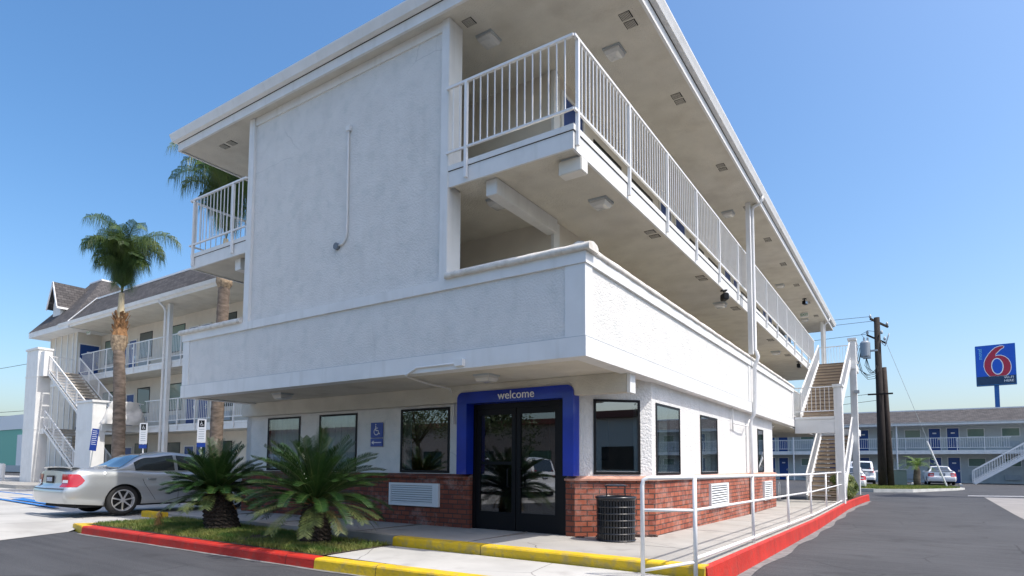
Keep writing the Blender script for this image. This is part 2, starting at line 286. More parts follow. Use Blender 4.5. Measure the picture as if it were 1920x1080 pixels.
# ---------------------------------------------------------------- ground
YS=[-60,-20,0,3,5,7,9,12,15,18,23,28,33,38,43,48,60,90,150,400,1200]; XS=[-1200,-400,-150,-80,-50,-30,-17,-12,-7,-4,0,5,20,60,150,400,1200]
mb=MB(); ys=[-1200,-400]+YS; mb.grid([[(x,y,ZA(x,y)) for x in XS] for y in ys]); struct('ground',mb,M_asp,smooth=True)
def sheet(name,poly,dz,m,zf,kind='structure',n=1):
    mb=MB()
    mb.face([(x,y,zf(x,y)+dz) for x,y in poly]); return struct(name,mb,m,recalc=False)
def strip(name,xa,xb,ylist,zf,dz,m,thick=None):
    # xa,xb functions of y or numbers ; top sheet with side faces to below
    A=lambda y: xa(y) if callable(xa) else xa
    B=lambda y: xb(y) if callable(xb) else xb
    mb=MB(); top=[[(A(y)+(B(y)-A(y))*t,y,zf(A(y)+(B(y)-A(y))*t,y)+dz) for t in (0,.25,.5,.75,1)] for y in ylist]; mb.grid(top)
    if thick:
        ring=[r[0] for r in top]+top[-1][1:]+[r[-1] for r in top[::-1]][1:]+top[0][::-1][1:-1]
        for i in range(len(ring)):
            p=ring[i]; q=ring[(i+1)%len(ring)]; mb.face([p,q,(q[0],q[1],q[2]-thick),(p[0],p[1],p[2]-thick)])
    return struct(name,mb,m)
base=lambda x,y: g(y)+rise(x)
yb=[7.74,9,12,15,18,23,25.9]
strip('walkway',-17.0,-2.19,yb,lambda x,y:g(y),.15,M_con,.5)
strip('walkway',-9,-2.19,[25.9,27.5],lambda x,y:g(y),.149,M_con,.4)
strip('parking_pad',-90,lambda y:-14.3 if y<7.76 else -17.0,[6.0,6.5,7.5,7.75,7.77,9,12,15,18,19],base,.002,M_lcon)
mb=MB(); rows=[]
for y in (-14,-8,-4,-1,1,2,3,3.6,4.2,4.8,5.4,5.8,6.0):
    xe=-13.9-(y-4.16)*.42 if y<5.9 else -14.3
    ky=max(0,min(1,(6.0-y)/.5)); row=[]
    for d in (0,.3,.7,1.2,1.8,2.6,4,8,16,30,50,76):
        x=xe-d; k=ky*max(0,1-d/1.8); row.append((x,y,base(x,y)+.002-.142*k*k*(3-2*k) if k<1 else ZA(x,y)+.008))
    rows.append(row)
mb.grid(rows); struct('driveway_apron',mb,M_lcon,smooth=True)
strip('bush_bed',lambda y:-3.1,lambda y:-2.21+(y-27.3)*.04,[27.5,29.5,31.5,33],lambda x,y:g(y),.13,M_soil,.4)
strip('gutter_strip',lambda y:-2.16 if y<27.4 else -2.16+(y-27.4)*.075,lambda y:(-2.16 if y<27.4 else -2.16+(y-27.4)*.075)+.2+.05*math.sin(y*1.7),[4+.7*i for i in range(42)],ZA,.006,mat('gutter_concrete',(.2,.2,.195),.9,var=.35,vscale=5))
mb=MB(); mb.grid([[(x,5.46+(x+13.95)*.0575-d-.02*math.sin(x*5),ZA(x,5.6)+.006) for x in [-14+.5*i for i in range(24)]] for d in (.09,-.02)]); struct('gutter_strip',mb,mat('gutter_concrete',(.2,.2,.195)))
strip('ramp_slab',lambda y:-7.38-(y-6)*.05,-2.3,[6.14,7.5],lambda x,y:0,.0,M_lcon)
# joints in the walkway
mb=MB()
for y in (9.2,12.4,15.6,18.8,22): mb.box(-3.9,-2.4,y,y+.008,g(y)+.1,g(y)+.1525)
for x in (-6,-8.6,-11.2,-13.8): mb.box(x,x+.007,7.8,9.6,.05,.1445)
struct('walkway_joints',mb,mat('joint_grey',(.16,.15,.14),.9))
def kerb(name,pts,zf,wid,h,m,label,side=1):
    # pts: 2D polyline; kerb body on left side
    mb=MB(); L=[]
    for i,p in enumerate(pts):
        a=Vector(pts[max(i-1,0)]); b=Vector(pts[min(i+1,len(pts)-1)]); d=(b-a).normalized(); nn=Vector((-d.y,d.x))*side
        p=Vector(p); z=zf(p.x,p.y); q=p+nn*wid; i_=p+nn*.025; hh=h
        if name=='K': pass
        L.append([(p.x-nn.x*.02,p.y-nn.y*.02,z-hh),(p.x,p.y,z-.03),(p.x+nn.x*.012,p.y+nn.y*.012,z-.01),(i_.x+nn.x*.01,i_.y+nn.y*.01,z),(q.x,q.y,z),(q.x,q.y,z-hh)])
    mb.grid(L)
    for e in (L[0],L[-1]): mb.face(e)
    o=build(mb,'kerb',m,weld=True)
    for i in range(1,len(pts)-1,2):
        p=Vector((*pts[i],0)); d=(Vector((*pts[i+1],0))-p).normalized(); c=Vector((sum(q[0] for q in L[i])/6,sum(q[1] for q in L[i])/6,sum(q[2] for q in L[i])/6)); jb=MB(); rows=[]
        for t in (.1,.109): rows.append([tuple(c+(Vector(q)-c)*1.0+(Vector(q)-c).normalized()*.003+d*t) for q in L[i]])
        jb.grid(rows); build(jb,'kerb_joint',M_dark,o,recalc=False)
    return tag(o,label,'kerb')
def sub(a,b,n): return [(a[0]+(b[0]-a[0])*t/n,a[1]+(b[1]-a[1])*t/n) for t in range(n+1)]
kz=lambda x,y:g(y)+.154
kerb('K',sub((-2.14,7.6),(-2.14,27.3),14)+[(-2.05,29.5),(-1.9,31.5),(-1.72,33.0)],kz,.055,.34,M_red,'long red kerb beside the driveway below the handrail')
kerb('K',sub((-7.42,7.56),(-2.16,7.56),3),kz,.2,.34,M_yel,'yellow kerb step in front of the entrance door')
kz2=lambda x,y:base(x,y)+.004
kl=[(-13.95,5.46),(-12,5.57),(-10,5.68),(-8,5.8),(-7.3,5.84)]
kerb('K',kl,kz2,.2,.22,M_red,'red kerb edging the planting bed of cycads')
kerb('K',[(-7.29,5.84),(-6.2,5.9),(-4.6,5.98),(-2.6,6.1)],kz2,.2,.22,M_yel,'nearest yellow kerb, in the bottom foreground')
mb=MB(); mb.prism([(-14.75,5.6),(-13.96,5.46),(-13.96,5.66),(-14.5,5.95)],2,-.1,.1); tag(build(mb,'kerb',M_yel,bevel=.012),'small yellow kerb end left of the red planter kerb','kerb')
mb=MB(); mb.box(-15.3,-14.35,7.2,7.36,.05,.24); tag(build(mb,'kerb',M_yel,bevel=.015),'short yellow kerb behind the left cycad by the car','kerb')
# planting bed soil + grass
mb=MB(); bed=[(-14.3,5.68),(-12,5.77),(-10,5.88),(-7.35,6.04),(-7.47,7.54),(-14.2,7.54)]
mb.grid([[( -14.3+ (6.9)*t, 5.66+.38*t*1 + (7.54-5.66-.38*t)*s, base(-14.3+6.9*t,6)+.006+.05*math.sin(PI*s)*math.sin(PI*min(1,t*1.05))) for t in [i/12 for i in range(13)]] for s in [i/6 for i in range(7)]])
bedo=build(mb,'planting_bed',M_soil,smooth=True); bedo['kind']='structure'
def bedz(x,y):
    t=(x+14.3)/6.9; s=(y-5.66-.38*t)/(1.88-.38*t); return base(x,6)+.006+.05*math.sin(PI*max(0,min(1,s)))*math.sin(PI*max(0,min(1,t*1.05)))
mb=MB(); rg=random.Random(3)
n=0
while n<34000:
    x=rg.uniform(-14.1,-7.42); t=(x+14.3)/6.9; y=rg.uniform(5.7+.38*t,7.5)
    dens=mn.noise(Vector((x*1.3,y*1.6,0)))*.9+.55+.35*(1-(y-5.7)/1.8)
    if rg.random()>dens: n+=.35; continue
    n+=1; z=bedz(x,y); h=rg.uniform(.03,.085); a=rg.uniform(0,2*PI); wd=rg.uniform(.004,.008); lx=rg.uniform(-.05,.05); ly=rg.uniform(-.05,.05)
    c,s_=math.cos(a)*wd,math.sin(a)*wd
    mb.face([(x-c,y-s_,z),(x+c,y+s_,z),(x+c*.7+lx*.5,y+s_*.7+ly*.5,z+h*.6)]); mb.face([(x-c,y-s_,z),(x+c*.7+lx*.5,y+s_*.7+ly*.5,z+h*.6),(x+lx,y+ly,z+h)])
o=build(mb,'grass',M_grass,recalc=False); tag(o,'patchy lawn grass around the two cycads behind the red kerb','grass',kind='stuff')
# ---------------------------------------------------------------- wall builder
def wallmb(mb,p0,p1,z0,z1,holes,thick,uvs=False):
    p0=Vector((*p0,0)); p1=Vector((*p1,0)); L=(p1-p0).length; d=(p1-p0)/L; n=Vector((d.y,-d.x,0))
    us=sorted({0,L,*[h[0] for h in holes],*[h[1] for h in holes]}); zs=sorted({z0,z1,*[h[2] for h in holes],*[h[3] for h in holes]})
    def solid(i,j):
        if i<0 or j<0 or i>=len(us)-1 or j>=len(zs)-1: return False
        u=(us[i]+us[i+1])/2; z=(zs[j]+zs[j+1])/2
        return not any(h[0]<u<h[1] and h[2]<z<h[3] for h in holes)
    def P(u,z,b): q=p0+d*u-n*(thick if b else 0); return (q.x,q.y,z)
    for i in range(len(us)-1):
        for j in range(len(zs)-1):
            if not solid(i,j): continue
            a,b,c,e=us[i],us[i+1],zs[j],zs[j+1]
            uv=[(a,c),(b,c),(b,e),(a,e)]
            mb.face([P(a,c,0),P(b,c,0),P(b,e,0),P(a,e,0)],uv if uvs else None); mb.face([P(b,c,1),P(a,c,1),P(a,e,1),P(b,e,1)],uv if uvs else None)
            if not solid(i-1,j): mb.face([P(a,c,1),P(a,c,0),P(a,e,0),P(a,e,1)],[(a+.1,c),(a,c),(a,e),(a+.1,e)] if uvs else None)
            if not solid(i+1,j): mb.face([P(b,c,0),P(b,c,1),P(b,e,1),P(b,e,0)],[(b,c),(b+.1,c),(b+.1,e),(b,e)] if uvs else None)
            if not solid(i,j-1): mb.face([P(a,c,0),P(a,c,1),P(b,c,1),P(b,c,0)],[(a,c),(a,c+.1),(b,c+.1),(b,c)] if uvs else None)
            if not solid(i,j+1): mb.face([P(a,e,0),P(b,e,0),P(b,e,1),P(a,e,1)],[(a,e),(b,e),(b,e+.1),(a,e+.1)] if uvs else None)
# window template: local origin bottom centre on wall face, outward -Y
def windowpart(parent,off,w,h,loc,rz,pane=M_glass,fm=M_black,fw_=.045,proud=.02,curtain=None,mull=True,lattice=False,name='window'):
    mb=MB(); a=w/2; y0,y1=-proud,.05
    mb.box(-a,a,y0,y1,0,fw_); mb.box(-a,a,y0,y1,h-fw_,h); mb.box(-a,-a+fw_,y0,y1,fw_,h-fw_); mb.box(a-fw_,a,y0,y1,fw_,h-fw_)
    if mull: mb.box(-.02,.02,y0+.01,y1,fw_,h-fw_)
    f=build(mb,name,fm,parent,recalc=False); f.location=Vector(loc)-Vector(off); f.rotation_euler=(0,0,rz)
    mb=MB(); mb.box(-a+fw_*.5,a-fw_*.5,-.012,-.004,fw_*.5,h-fw_*.5); build(mb,'pane',pane,f,recalc=False)
    if curtain:
        mb=MB(); a0,a1,cm=curtain; N=int((a1-a0)*w/.04)+2
        mb.grid([[(-a+w*(a0+(a1-a0)*i/N),.16+.02*math.sin(i*1.9),z) for i in range(N+1)] for z in (.01,h-.01)]); build(mb,'curtain',cm,f,smooth=True)
    if lattice:
        mb=MB()
        for i in range(1,6): mb.box(-a+w*i/6-.006,-a+w*i/6+.006,.1,.112,.02,h-.02)
        for j in range(1,6): mb.box(-a+.02,a-.02,.098,.11,h*j/6-.006,h*j/6+.006)
        build(mb,'lattice',M_gal,f,recalc=False)
    return f
def doorpart(parent,off,w,h,loc,rz,m=M_blue,num=True):
    mb=MB(); mb.box(-w/2,w/2,-.02,.03,0,h); f=build(mb,'door',m,parent,recalc=False); f.location=Vector(loc)-Vector(off); f.rotation_euler=(0,0,rz)
    mb=MB(); t=.07; mb.box(-w/2-t,-w/2,-.045,.03,0,h+t); mb.box(w/2,w/2+t,-.045,.03,0,h+t); mb.box(-w/2,w/2,-.045,.03,h,h+t); build(mb,'door_frame',M_trim,f,recalc=False)
    mb=MB(); mb.box(-.14,.14,-.03,-.02,h*.76,h*.76+.11); build(mb,'number_plate',M_white,f,recalc=False)
    mb=MB(); mb.box(w/2-.12,w/2-.06,-.05,-.02,.95,1.15); mb.bar((w/2-.1,-.07,1.02),(w/2-.2,-.07,1.02),.02); build(mb,'handle',M_chrome,f,recalc=False)
    return f
def railing(parent,off,a,b,z,h=1.35,bs=.13,posts=(),brz=.22,drop=.32,bar=.016,name='railing',m=M_rail,rail=.05):
    a=Vector((*a,0)); b=Vector((*b,0)); L=(b-a).length; d=(b-a)/L; mb=MB()
    A=lambda t,zz: (a.x+d.x*t,a.y+d.y*t,zz)
    mb.bar(A(0,z+h),A(L,z+h),rail,rail*.8); mb.bar(A(0,z+brz),A(L,z+brz),rail*.7,rail*.7)
    n=max(1,int(round(L/bs)))
    for i in range(1,n):
        t=L*i/n
        if any(abs(t-p)<bs*.45 for p in posts): continue
        mb.bar(A(t,z+brz),A(t,z+h),bar,bar)
    o=build(mb,name,m,parent,off,recalc=False)
    for p in posts:
        mb=MB(); mb.bar(A(p,z-drop),A(p,z+h),.052,.052); build(mb,'rail_post',m,o,off,recalc=False)
    return o
# ================================================================ MAIN BUILDING
O=(-9.2,7.68,.1)
mbld=empty('motel_building',O,'three-storey white stucco building with balconies and a brick base, filling the middle of the view','building')
XL,XR=-14.45,-4.02; RX0,RX1=-12.8,-5.6; YR=9.9; YE=36.0; ZS3,ZT3=6.06,6.42
def B(mb,name,m,parent=mbld,**k): return build(mb,name,m,parent,O,**k)
# upper screen wall
mb=MB(); mb.box(-12.05,-6.5,7.72,7.95,4.44,9.1); B(mb,'screen_wall',M_st,recalc=False)
mb=MB(); mb.box(-12.2,-12.0,7.66,8.0,4.46,9.097); B(mb,'wall_trim',M_trim,bevel=.008)
mb=MB(); mb.box(-6.57,-6.4,7.66,8.03,4.46,9.097); B(mb,'wall_trim',M_trim,bevel=.008)
mb=MB(); mb.box(-12.0,-6.57,7.69,7.72,8.92,9.095); B(mb,'wall_trim',M_trim)
# parapet
par=MB(); par.box(-14.61,-3.84,7.68,7.9,3.2,4.36); par.box(-4.06,-3.84,7.9,25.95,3.2,4.36); par.box(-14.61,-14.4,7.9,15.5,3.2,4.36)
P_=B(par,'parapet',M_st,recalc=False)
def frame_band(z0,z1,out,name,m,ins=.1,bev=.006,y1=26.0):
    mb=MB(); e=out
    mb.box(-14.62-e,-3.82+e,7.66-e,7.92,z0,z1); mb.box(-4.08,-3.82+e,7.92,y1,z0,z1); mb.box(-14.62-e,-14.38,7.92,15.6,z0,z1)
    return build(mb,name,m,P_,O,recalc=False)
frame_band(2.93,3.22,.012,'fascia_board',M_trim)
frame_band(4.29,4.46,.02,'upper_band',M_trim)
mb=MB(); mb.box(-14.6,-3.81,7.648,7.652,3.219,3.227); mb.box(-3.812,-3.806,7.66,26,3.219,3.227); build(mb,'joint_line',M_gal,P_,O,recalc=False)
# rough cap
def roughcap():
    mb=MB(); 
    def run(a,b,w,n):
        a=Vector(a);b=Vector(b); d=(b-a).normalized(); s=Vector((d.y,-d.x,0)); rows=[]
        for i in range(n+1):
            p=a+(b-a)*i/n; prof=[(-w/2,-.085),(-w/2-.01,-.02),(-w/2+.03,.03),(0,.055),(w/2-.03,.03),(w/2+.01,-.02),(w/2,-.085),(-w/2,-.085)]
            rows.append([tuple(p+s*(u+.012*mn.noise(p*5+Vector((k,0,0))))+Vector((0,0,v+.012*mn.noise(p*4+Vector((0,k*2,0)))))) for k,(u,v) in enumerate(prof)])
        mb.grid(rows); mb.face(rows[0]); mb.face(rows[-1][::-1])
    run((-14.75,7.74,4.545),(-12.21,7.74,4.545),.3,24); run((-6.39,7.74,4.545),(-3.72,7.74,4.545),.3,26); run((-3.92,7.62,4.546),(-3.92,26.05,4.546),.27,150); run((-14.52,7.9,4.542),(-14.52,15.6,4.542),.3,40)
    return mb
build(roughcap(),'parapet_cap',M_cap,P_,O,smooth=True)
mb=MB(); mb.box(-4.15,-3.822,7.662,7.9,3.222,4.288); build(mb,'corner_post',M_trim,P_,O,recalc=False)
for x,y0,y1 in ((-3.84,18.1,18.4),(-3.84,25.7,25.96)):
    mb=MB(); mb.box(x-.1,x+.018,y0,y1,3.222,4.288); build(mb,'corner_post',M_trim,P_,O,recalc=False)
mb=MB(); mb.box(-14.62,-14.35,7.664,7.9,3.222,4.288); build(mb,'corner_post',M_trim,P_,O,recalc=False)
# slabs and soffits
mb=MB(); mb.box(-14.6,-3.85,7.7,26,2.96,3.2); mb.box(-14.6,XR,26,YE,2.96,3.2); B(mb,'floor_slab',M_soff,recalc=False)
mb=MB(); mb.box(XL+.03,-12.15,7.72,7.97,6.085,6.4); mb.box(-6.35,XR-.03,7.72,7.97,6.085,6.4); mb.box(XL+.03,XR-.03,7.97,YE,6.085,6.4); B(mb,'floor_slab',M_soff,recalc=False)
def edge(name,z0,z1,x0,x1,y0,y1,lip=.08):
    mb=MB()
    mb.box(x0,x1,y0,y0+.04,z0,z1); mb.box(x1-.04,x1,y0+.04,y1,z0,z1); mb.box(x0,x0+.04,y0+.04,y1,z0,z1)
    o=B(mb,name,M_trim,recalc=False)
    mb=MB(); q=.018; mb.box(x0-q,x1+q,y0-q,y0+.02,z1-lip,z1+.01); mb.box(x1-.02,x1+q,y0+.02,y1,z1-lip,z1+.01); mb.box(x0-q,x0+.02,y0+.02,y1,z1-lip,z1+.01); build(mb,'drip_edge',M_trim,o,O,recalc=False)
    mb=MB(); q=.006; zz=z1-lip-.008
    mb.box(x0-q,x1+q,y0-q,y0,zz,zz+.008); mb.box(x1,x1+q,y0,y1,zz,zz+.008); build(mb,'flashing_line',M_dark,o,O,recalc=False)
def edge3():
    for segs in ([(-6.4,XR,7.68,7.72),(XR-.04,XR,7.72,YE)],[(XL,-12.02,7.68,7.72),(XL,XL+.04,7.72,YE)]):
        mb=MB()
        for a,b,c,d in segs: mb.box(a,b,c,d,ZS3,ZT3)
        o=B(mb,'slab_fascia',M_trim,recalc=False)
        mb=MB(); m2=MB(); q=.018
        for a,b,c,d in segs:
            e=q if b>-5 and c>7.7 else 0; f=q if a<-14 and c>7.7 else 0; h=q if c<7.7 else 0
            a2=a-(q if a<-14 and c<7.7 else 0); b2=b+(q if b>-5 and c<7.7 else 0)
            mb.box(a2-f,b2+e,c-h,d,ZT3-.08,ZT3+.01); m2.box(a2-f*.4,b2+e*.4-(q*.6 if b2>b else 0),c-h*.4,d,ZT3-.09,ZT3-.08)
        build(mb,'drip_edge',M_trim,o,O,recalc=False); build(m2,'flashing_line',M_dark,o,O,recalc=False)
edge3()
mb=MB(); mb.box(XR-.04,XR,26.02,YE,2.93,3.28); B(mb,'slab_fascia',M_trim,recalc=False)
# room block upper floors with windows & doors on long side
side2=[]; 
mb=MB(); wallmb(mb,(RX0+.2,YR),(RX1-.2,YR),3.2,9.1,[],.2); wallmb(mb,(RX1,YR),(RX1,YE-2),3.2,9.1,[],.2); wallmb(mb,(RX1,YE-2),(RX0,YE-2),3.2,9.1,[],.2); wallmb(mb,(RX0,YE-2),(RX0,YR),3.2,9.1,[],.2)
B(mb,'room_wall',M_cream)
for z in (3.2,6.42):
    y=10.15
    mb=MB(); mb.box(-5.64,-5.575,9.86,10.08,z+.003,(6.05 if z<5 else 9.09)); B(mb,'wall_trim',M_trim,recalc=False)
    k=0
    while y<YE-5:
        doorpart(mbld,O,.86,2.35,(RX1,y+.5,z),PI/2)
        windowpart(mbld,O,1.5,1.25,(RX1,y+2.25,z+.85),PI/2,pane=M_curt)
        mb=MB(); mb.box(-5.6,-5.52,y+1.7,y+2.8,z+.2,z+.62); B(mb,'room_vent',M_black,recalc=False)
        windowpart(mbld,O,1.5,1.25,(RX1,y+4.35,z+.85),PI/2,pane=M_curt)
        mb=MB(); mb.box(-5.6,-5.52,y+3.8,y+4.9,z+.2,z+.62); B(mb,'room_vent',M_black,recalc=False)
        doorpart(mbld,O,.86,2.35,(RX1,y+6.1,z),PI/2); y+=6.9
# beams under slabs
for x0,z1 in ((-5.74,6.08),(-12.9,6.08)):
    mb=MB(); mb.box(x0,x0+.22,7.86,9.9,z1-.27,z1); B(mb,'beam',M_trim,bevel=.008)
mb=MB(); mb.box(-15.0,-3.96,9.5,9.72,2.62,2.96); B(mb,'beam',M_soff,bevel=.01)
mb=MB(); mb.box(-3.96,-3.9,9.49,9.73,2.6,2.958); B(mb,'beam_end',M_trim,bevel=.005)
# ground floor walls
wf=[(0.9,2.3),(2.95,4.32),(5.65,7.05)]
ch0=Vector((-5.05,9.7)); ch1=Vector((-4.0,10.75)); 
mb=MB(); fx=-15.05
H=[(.95,2.27,1.2,2.56),(3.0,4.33,1.2,2.56),(5.72,7.1,1.2,2.57),(7.62,9.84,.0,2.6)]
wallmb(mb,(fx,9.7),(-5.05,9.7),.0,2.96,H,.2); B(mb,'ground_floor_wall',M_st)
mb=MB(); wallmb(mb,(-5.05,9.7),(-4.0,10.75),.0,2.96,[(.35,1.25,1.21,2.58)],.2); wallmb(mb,(-4.0,10.75),(-4.0,22.4),-.2,2.96,[(.2,1.6,1.2,2.56),(3.08,4.5,1.19,2.54),(9.2,10.05,1.19,2.54)],.2); wallmb(mb,(-4.2,22.4),(-6.5,22.4),-.2,2.96,[],.2)
B(mb,'ground_floor_wall',M_trowel)
mb=MB(); wallmb(mb,(-6.5,22.4),(-6.5,36),-.2,2.96,[],.2); wallmb(mb,(-6.5,36),(-15.0,36),-.2,2.96,[],.2); wallmb(mb,(-15.05,36),(-15.05,9.7),-.2,2.96,[],.2); B(mb,'ground_floor_wall',M_cream)
cr=PI/4
windowpart(mbld,O,1.32,1.36,(fx+1.61,9.7,1.2),0,pane=M_clear,curtain=(.0,1,M_blind),lattice=True,mull=False)
windowpart(mbld,O,1.33,1.36,(fx+3.665,9.7,1.2),0,pane=M_clear,curtain=(.0,1,M_blind),lattice=True,mull=False)
windowpart(mbld,O,1.38,1.37,(fx+6.41,9.7,1.2),0,mull=False,curtain=(0,.14,M_blind),fw_=.05)
windowpart(mbld,O,.9,1.37,(ch0.x+.8*.7071,ch0.y+.8*.7071,1.21),cr,mull=False,curtain=(.93,1,M_blind))
windowpart(mbld,O,1.4,1.36,(-4.0,11.65,1.2),PI/2,mull=False,curtain=(.45,.8,M_blind))
windowpart(mbld,O,1.42,1.35,(-4.0,14.54,1.19),PI/2,mull=False,curtain=(.45,1,M_blind))
windowpart(mbld,O,.85,1.35,(-4.0,20.375,1.19),PI/2,mull=False,curtain=(0,1,M_blind))
windowpart(mbld,O,1.6,1.5,(-6.5,24.2,.95),PI/2,pane=M_curt); doorpart(mbld,O,.9,2.1,(-6.5,26.4,0),PI/2,m=M_trim)
# brick base
mb=MB(); bt=1.12
wallmb(mb,(fx-.02,9.62),(-7.37,9.62),-.02,bt,[],.1,True); wallmb(mb,(-5.2,9.62),(-5.02,9.62),-.02,bt,[],.1,True)
B(mb,'brick_base',M_brick_shaded)
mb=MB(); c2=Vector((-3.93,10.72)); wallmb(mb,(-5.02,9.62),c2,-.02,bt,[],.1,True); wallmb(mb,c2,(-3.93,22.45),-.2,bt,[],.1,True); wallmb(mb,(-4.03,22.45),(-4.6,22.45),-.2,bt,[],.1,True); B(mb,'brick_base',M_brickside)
def sill(pts,m,name='brick_sill'):
    mb=MB(); L=[]
    for i,p in enumerate(pts):
        p=Vector(p); n=Vector((0,0))
        if i>0: d=(p-Vector(pts[i-1])).normalized(); n+=Vector((d.y,-d.x))
        if i<len(pts)-1: d=(Vector(pts[i+1])-p).normalized(); n+=Vector((d.y,-d.x))
        n.normalize(); sc_=1/max(.5,n.dot(Vector(( (Vector(pts[min(i+1,len(pts)-1)])-Vector(pts[max(i-1,0)])).normalized().y, -(Vector(pts[min(i+1,len(pts)-1)])-Vector(pts[max(i-1,0)])).normalized().x))))
        o_=p+n*.05; i_=p-n*.14
        L.append([(i_.x,i_.y,1.1),(o_.x,o_.y,1.1),(o_.x,o_.y,1.135),(i_.x,i_.y,1.205)])
    mb.grid(L); mb.face(L[0]); mb.face(L[-1]); return B(mb,name,m,uvbox=True)
sill([(fx-.02,9.62),(-7.37,9.62)],M_brick_shaded); sill([(-5.2,9.62),(-5.02,9.62),tuple(c2),(-3.93,22.45)],mat('sill_brick',(.5,.27,.2),.85,var=.3,vscale=7,bump=.6,bscale=20))
# rubble lumps at brick foot
mb=MB(); rg=random.Random(5)
for i in range(10):
    t=rg.random(); x=-5.0+1.05*t; y=9.6+1.08*t; mb.box(x,x+.16,y-.1,y,.08,.12+rg.random()*.03)
B(mb,'brick_footing',M_brickside,bevel=.015)
# lobby interior
mb=MB(); wallmb(mb,(-10.4,13.9),(-4.25,13.9),0.05,2.93,[],.1); wallmb(mb,(-10.4,9.95),(-10.4,13.9),0.05,2.93,[],.1); B(mb,'lobby_wall',mat('lobby_paint',(.5,.43,.33),.8))
mb=MB(); mb.box(-10.3,-9.9,10.0,13.8,.06,2.9); B(mb,'lobby_wall',M_orange,recalc=False)
mb=MB(); mb.box(-14.8,-4.2,9.92,22,.0,.06); B(mb,'lobby_floor',mat('lobby_tile',(.3,.27,.23),.3),recalc=False)
for x,c in ((-8.6,(.3,.08,.02)),(-7.7,(.03,.03,.035)),(-6.9,(.02,.02,.025))):
    mb=MB(); mb.box(x,x+.62,13.85,13.88,1.5,2.5); B(mb,'wall_poster',mat('poster_%d'%int(-x*10),c,.4,var=.6,vscale=4),recalc=False)
mb=MB(); mb.box(-9.2,-7.6,12.2,12.9,.06,1.15); mb.box(-9.3,-7.5,12.1,13,1.15,1.2); B(mb,'reception_counter',mat('counter',(.4,.38,.35),.5),recalc=False)
# door surround (blue) with rounded top corners
def surround():
    mb=MB(); x0,x1,z0,z1=-7.58,-4.96,1.185,2.81; xi0,xi1,zi=-7.34,-5.17,2.58; rad=.13
    out=[(x0,z0)]; 
    for k in range(7): a=PI-k*PI/12; out.append((x0+rad+rad*math.cos(a),z1-rad+rad*math.sin(a)))
    for k in range(7): a=PI/2-k*PI/12; out.append((x1-rad+rad*math.cos(a),z1-rad+rad*math.sin(a)))
    out.append((x1,z0)); inn=[(xi0,z0)]+[(xi0,zi)]*7+[(xi1,zi)]*7+[(xi1,z0)]
    F,Bk=9.46,9.695
    for i in range(len(out)-1):
        a,b,c,d=out[i],out[i+1],inn[i+1],inn[i]
        for y in (F,Bk): mb.face([(a[0],y,a[1]),(b[0],y,b[1]),(c[0],y,c[1]),(d[0],y,d[1])] if c!=d else [(a[0],y,a[1]),(b[0],y,b[1]),(c[0],y,c[1])])
        mb.face([(a[0],F,a[1]),(b[0],F,b[1]),(b[0],Bk,b[1]),(a[0],Bk,a[1])])
        if c!=d: mb.face([(c[0],F,c[1]),(d[0],F,d[1]),(d[0],Bk,d[1]),(c[0],Bk,c[1])])
    for a,b in ((out[0],inn[0]),(out[-1],inn[-1])): mb.face([(a[0],F,a[1]),(b[0],F,b[1]),(b[0],Bk,b[1]),(a[0],Bk,a[1])])
    return mb
sr=B(surround(),'door_surround',M_vblue,weld=True)
text_obj('welcome_lettering','welcome',.225,M_white,sr,Vector((-6.17,9.452,2.695))-Vector(O),(PI/2,0,0),.006)
# entrance doors
mb=MB(); mb.box(-7.45,-7.3,9.72,9.86,.09,2.6); mb.box(-5.4,-5.2,9.72,9.86,.09,2.6); mb.box(-7.3,-5.4,9.72,9.86,2.48,2.6); ef=B(mb,'entrance_frame',M_black,recalc=False)
for x0,x1,hx in ((-7.3,-6.36,-6.5),(-6.34,-5.4,-6.22)):
    mb=MB(); s=.09; mb.box(x0,x0+s,9.75,9.81,.1,2.48); mb.box(x1-s,x1,9.75,9.81,.1,2.48); mb.box(x0+s,x1-s,9.75,9.81,2.36,2.48); mb.box(x0+s,x1-s,9.75,9.81,.1,.46)
    if x0<-7: mb.box(x0+s,x1-s,9.755,9.8,1.38,1.44)
    d=build(mb,'entrance_door',M_black,ef,O,recalc=False)
    mb=MB(); mb.box(x0+s,x1-s,9.775,9.785,.46,2.36); build(mb,'glass_pane',M_dglass,ef,O,recalc=False)
    mb=MB(); mb.tube([(hx,9.75,.95),(hx,9.68,.95),(hx,9.68,1.3),(hx,9.75,1.3)],.013,8); build(mb,'door_handle',M_black,ef,O)
# roof
mb=MB(); mb.box(-14.85,-3.52,7.52,38.2,9.1,9.25); B(mb,'roof_soffit',M_soff,recalc=False)
mb=MB(); X0,X1,Y0,Y1=-14.9,-3.47,7.47,38.25; t=.05
mb.box(X0,X1,Y0,Y0+t,9.07,9.26); mb.box(X1-t,X1,Y0+t,Y1,9.07,9.26); mb.box(X0,X0+t,Y0+t,Y1,9.07,9.26); mb.box(X0+t,X1-t,Y1-t,Y1,9.07,9.26); B(mb,'roof_fascia',M_trim,recalc=False)
def ringprof(X0,X1,Y0,Y1,prof):
    # prof (out, z) list
    mb=MB(); L=[]
    for (cx,cy,sx,sy) in ((X0,Y0,-1,-1),(X1,Y0,1,-1),(X1,Y1,1,1),(X0,Y1,-1,1),(X0,Y0,-1,-1)): L.append([(cx+sx*o,cy+sy*o,z) for o,z in prof])
    mb.grid(L); return mb
B(ringprof(X0,X1,Y0,Y1,[(-.03,9.26),(.03,9.27),(.1,9.29),(.12,9.36),(.15,9.45),(.15,9.48),(.05,9.49),(-.3,9.5)]),'gutter',M_trim,weld=True)
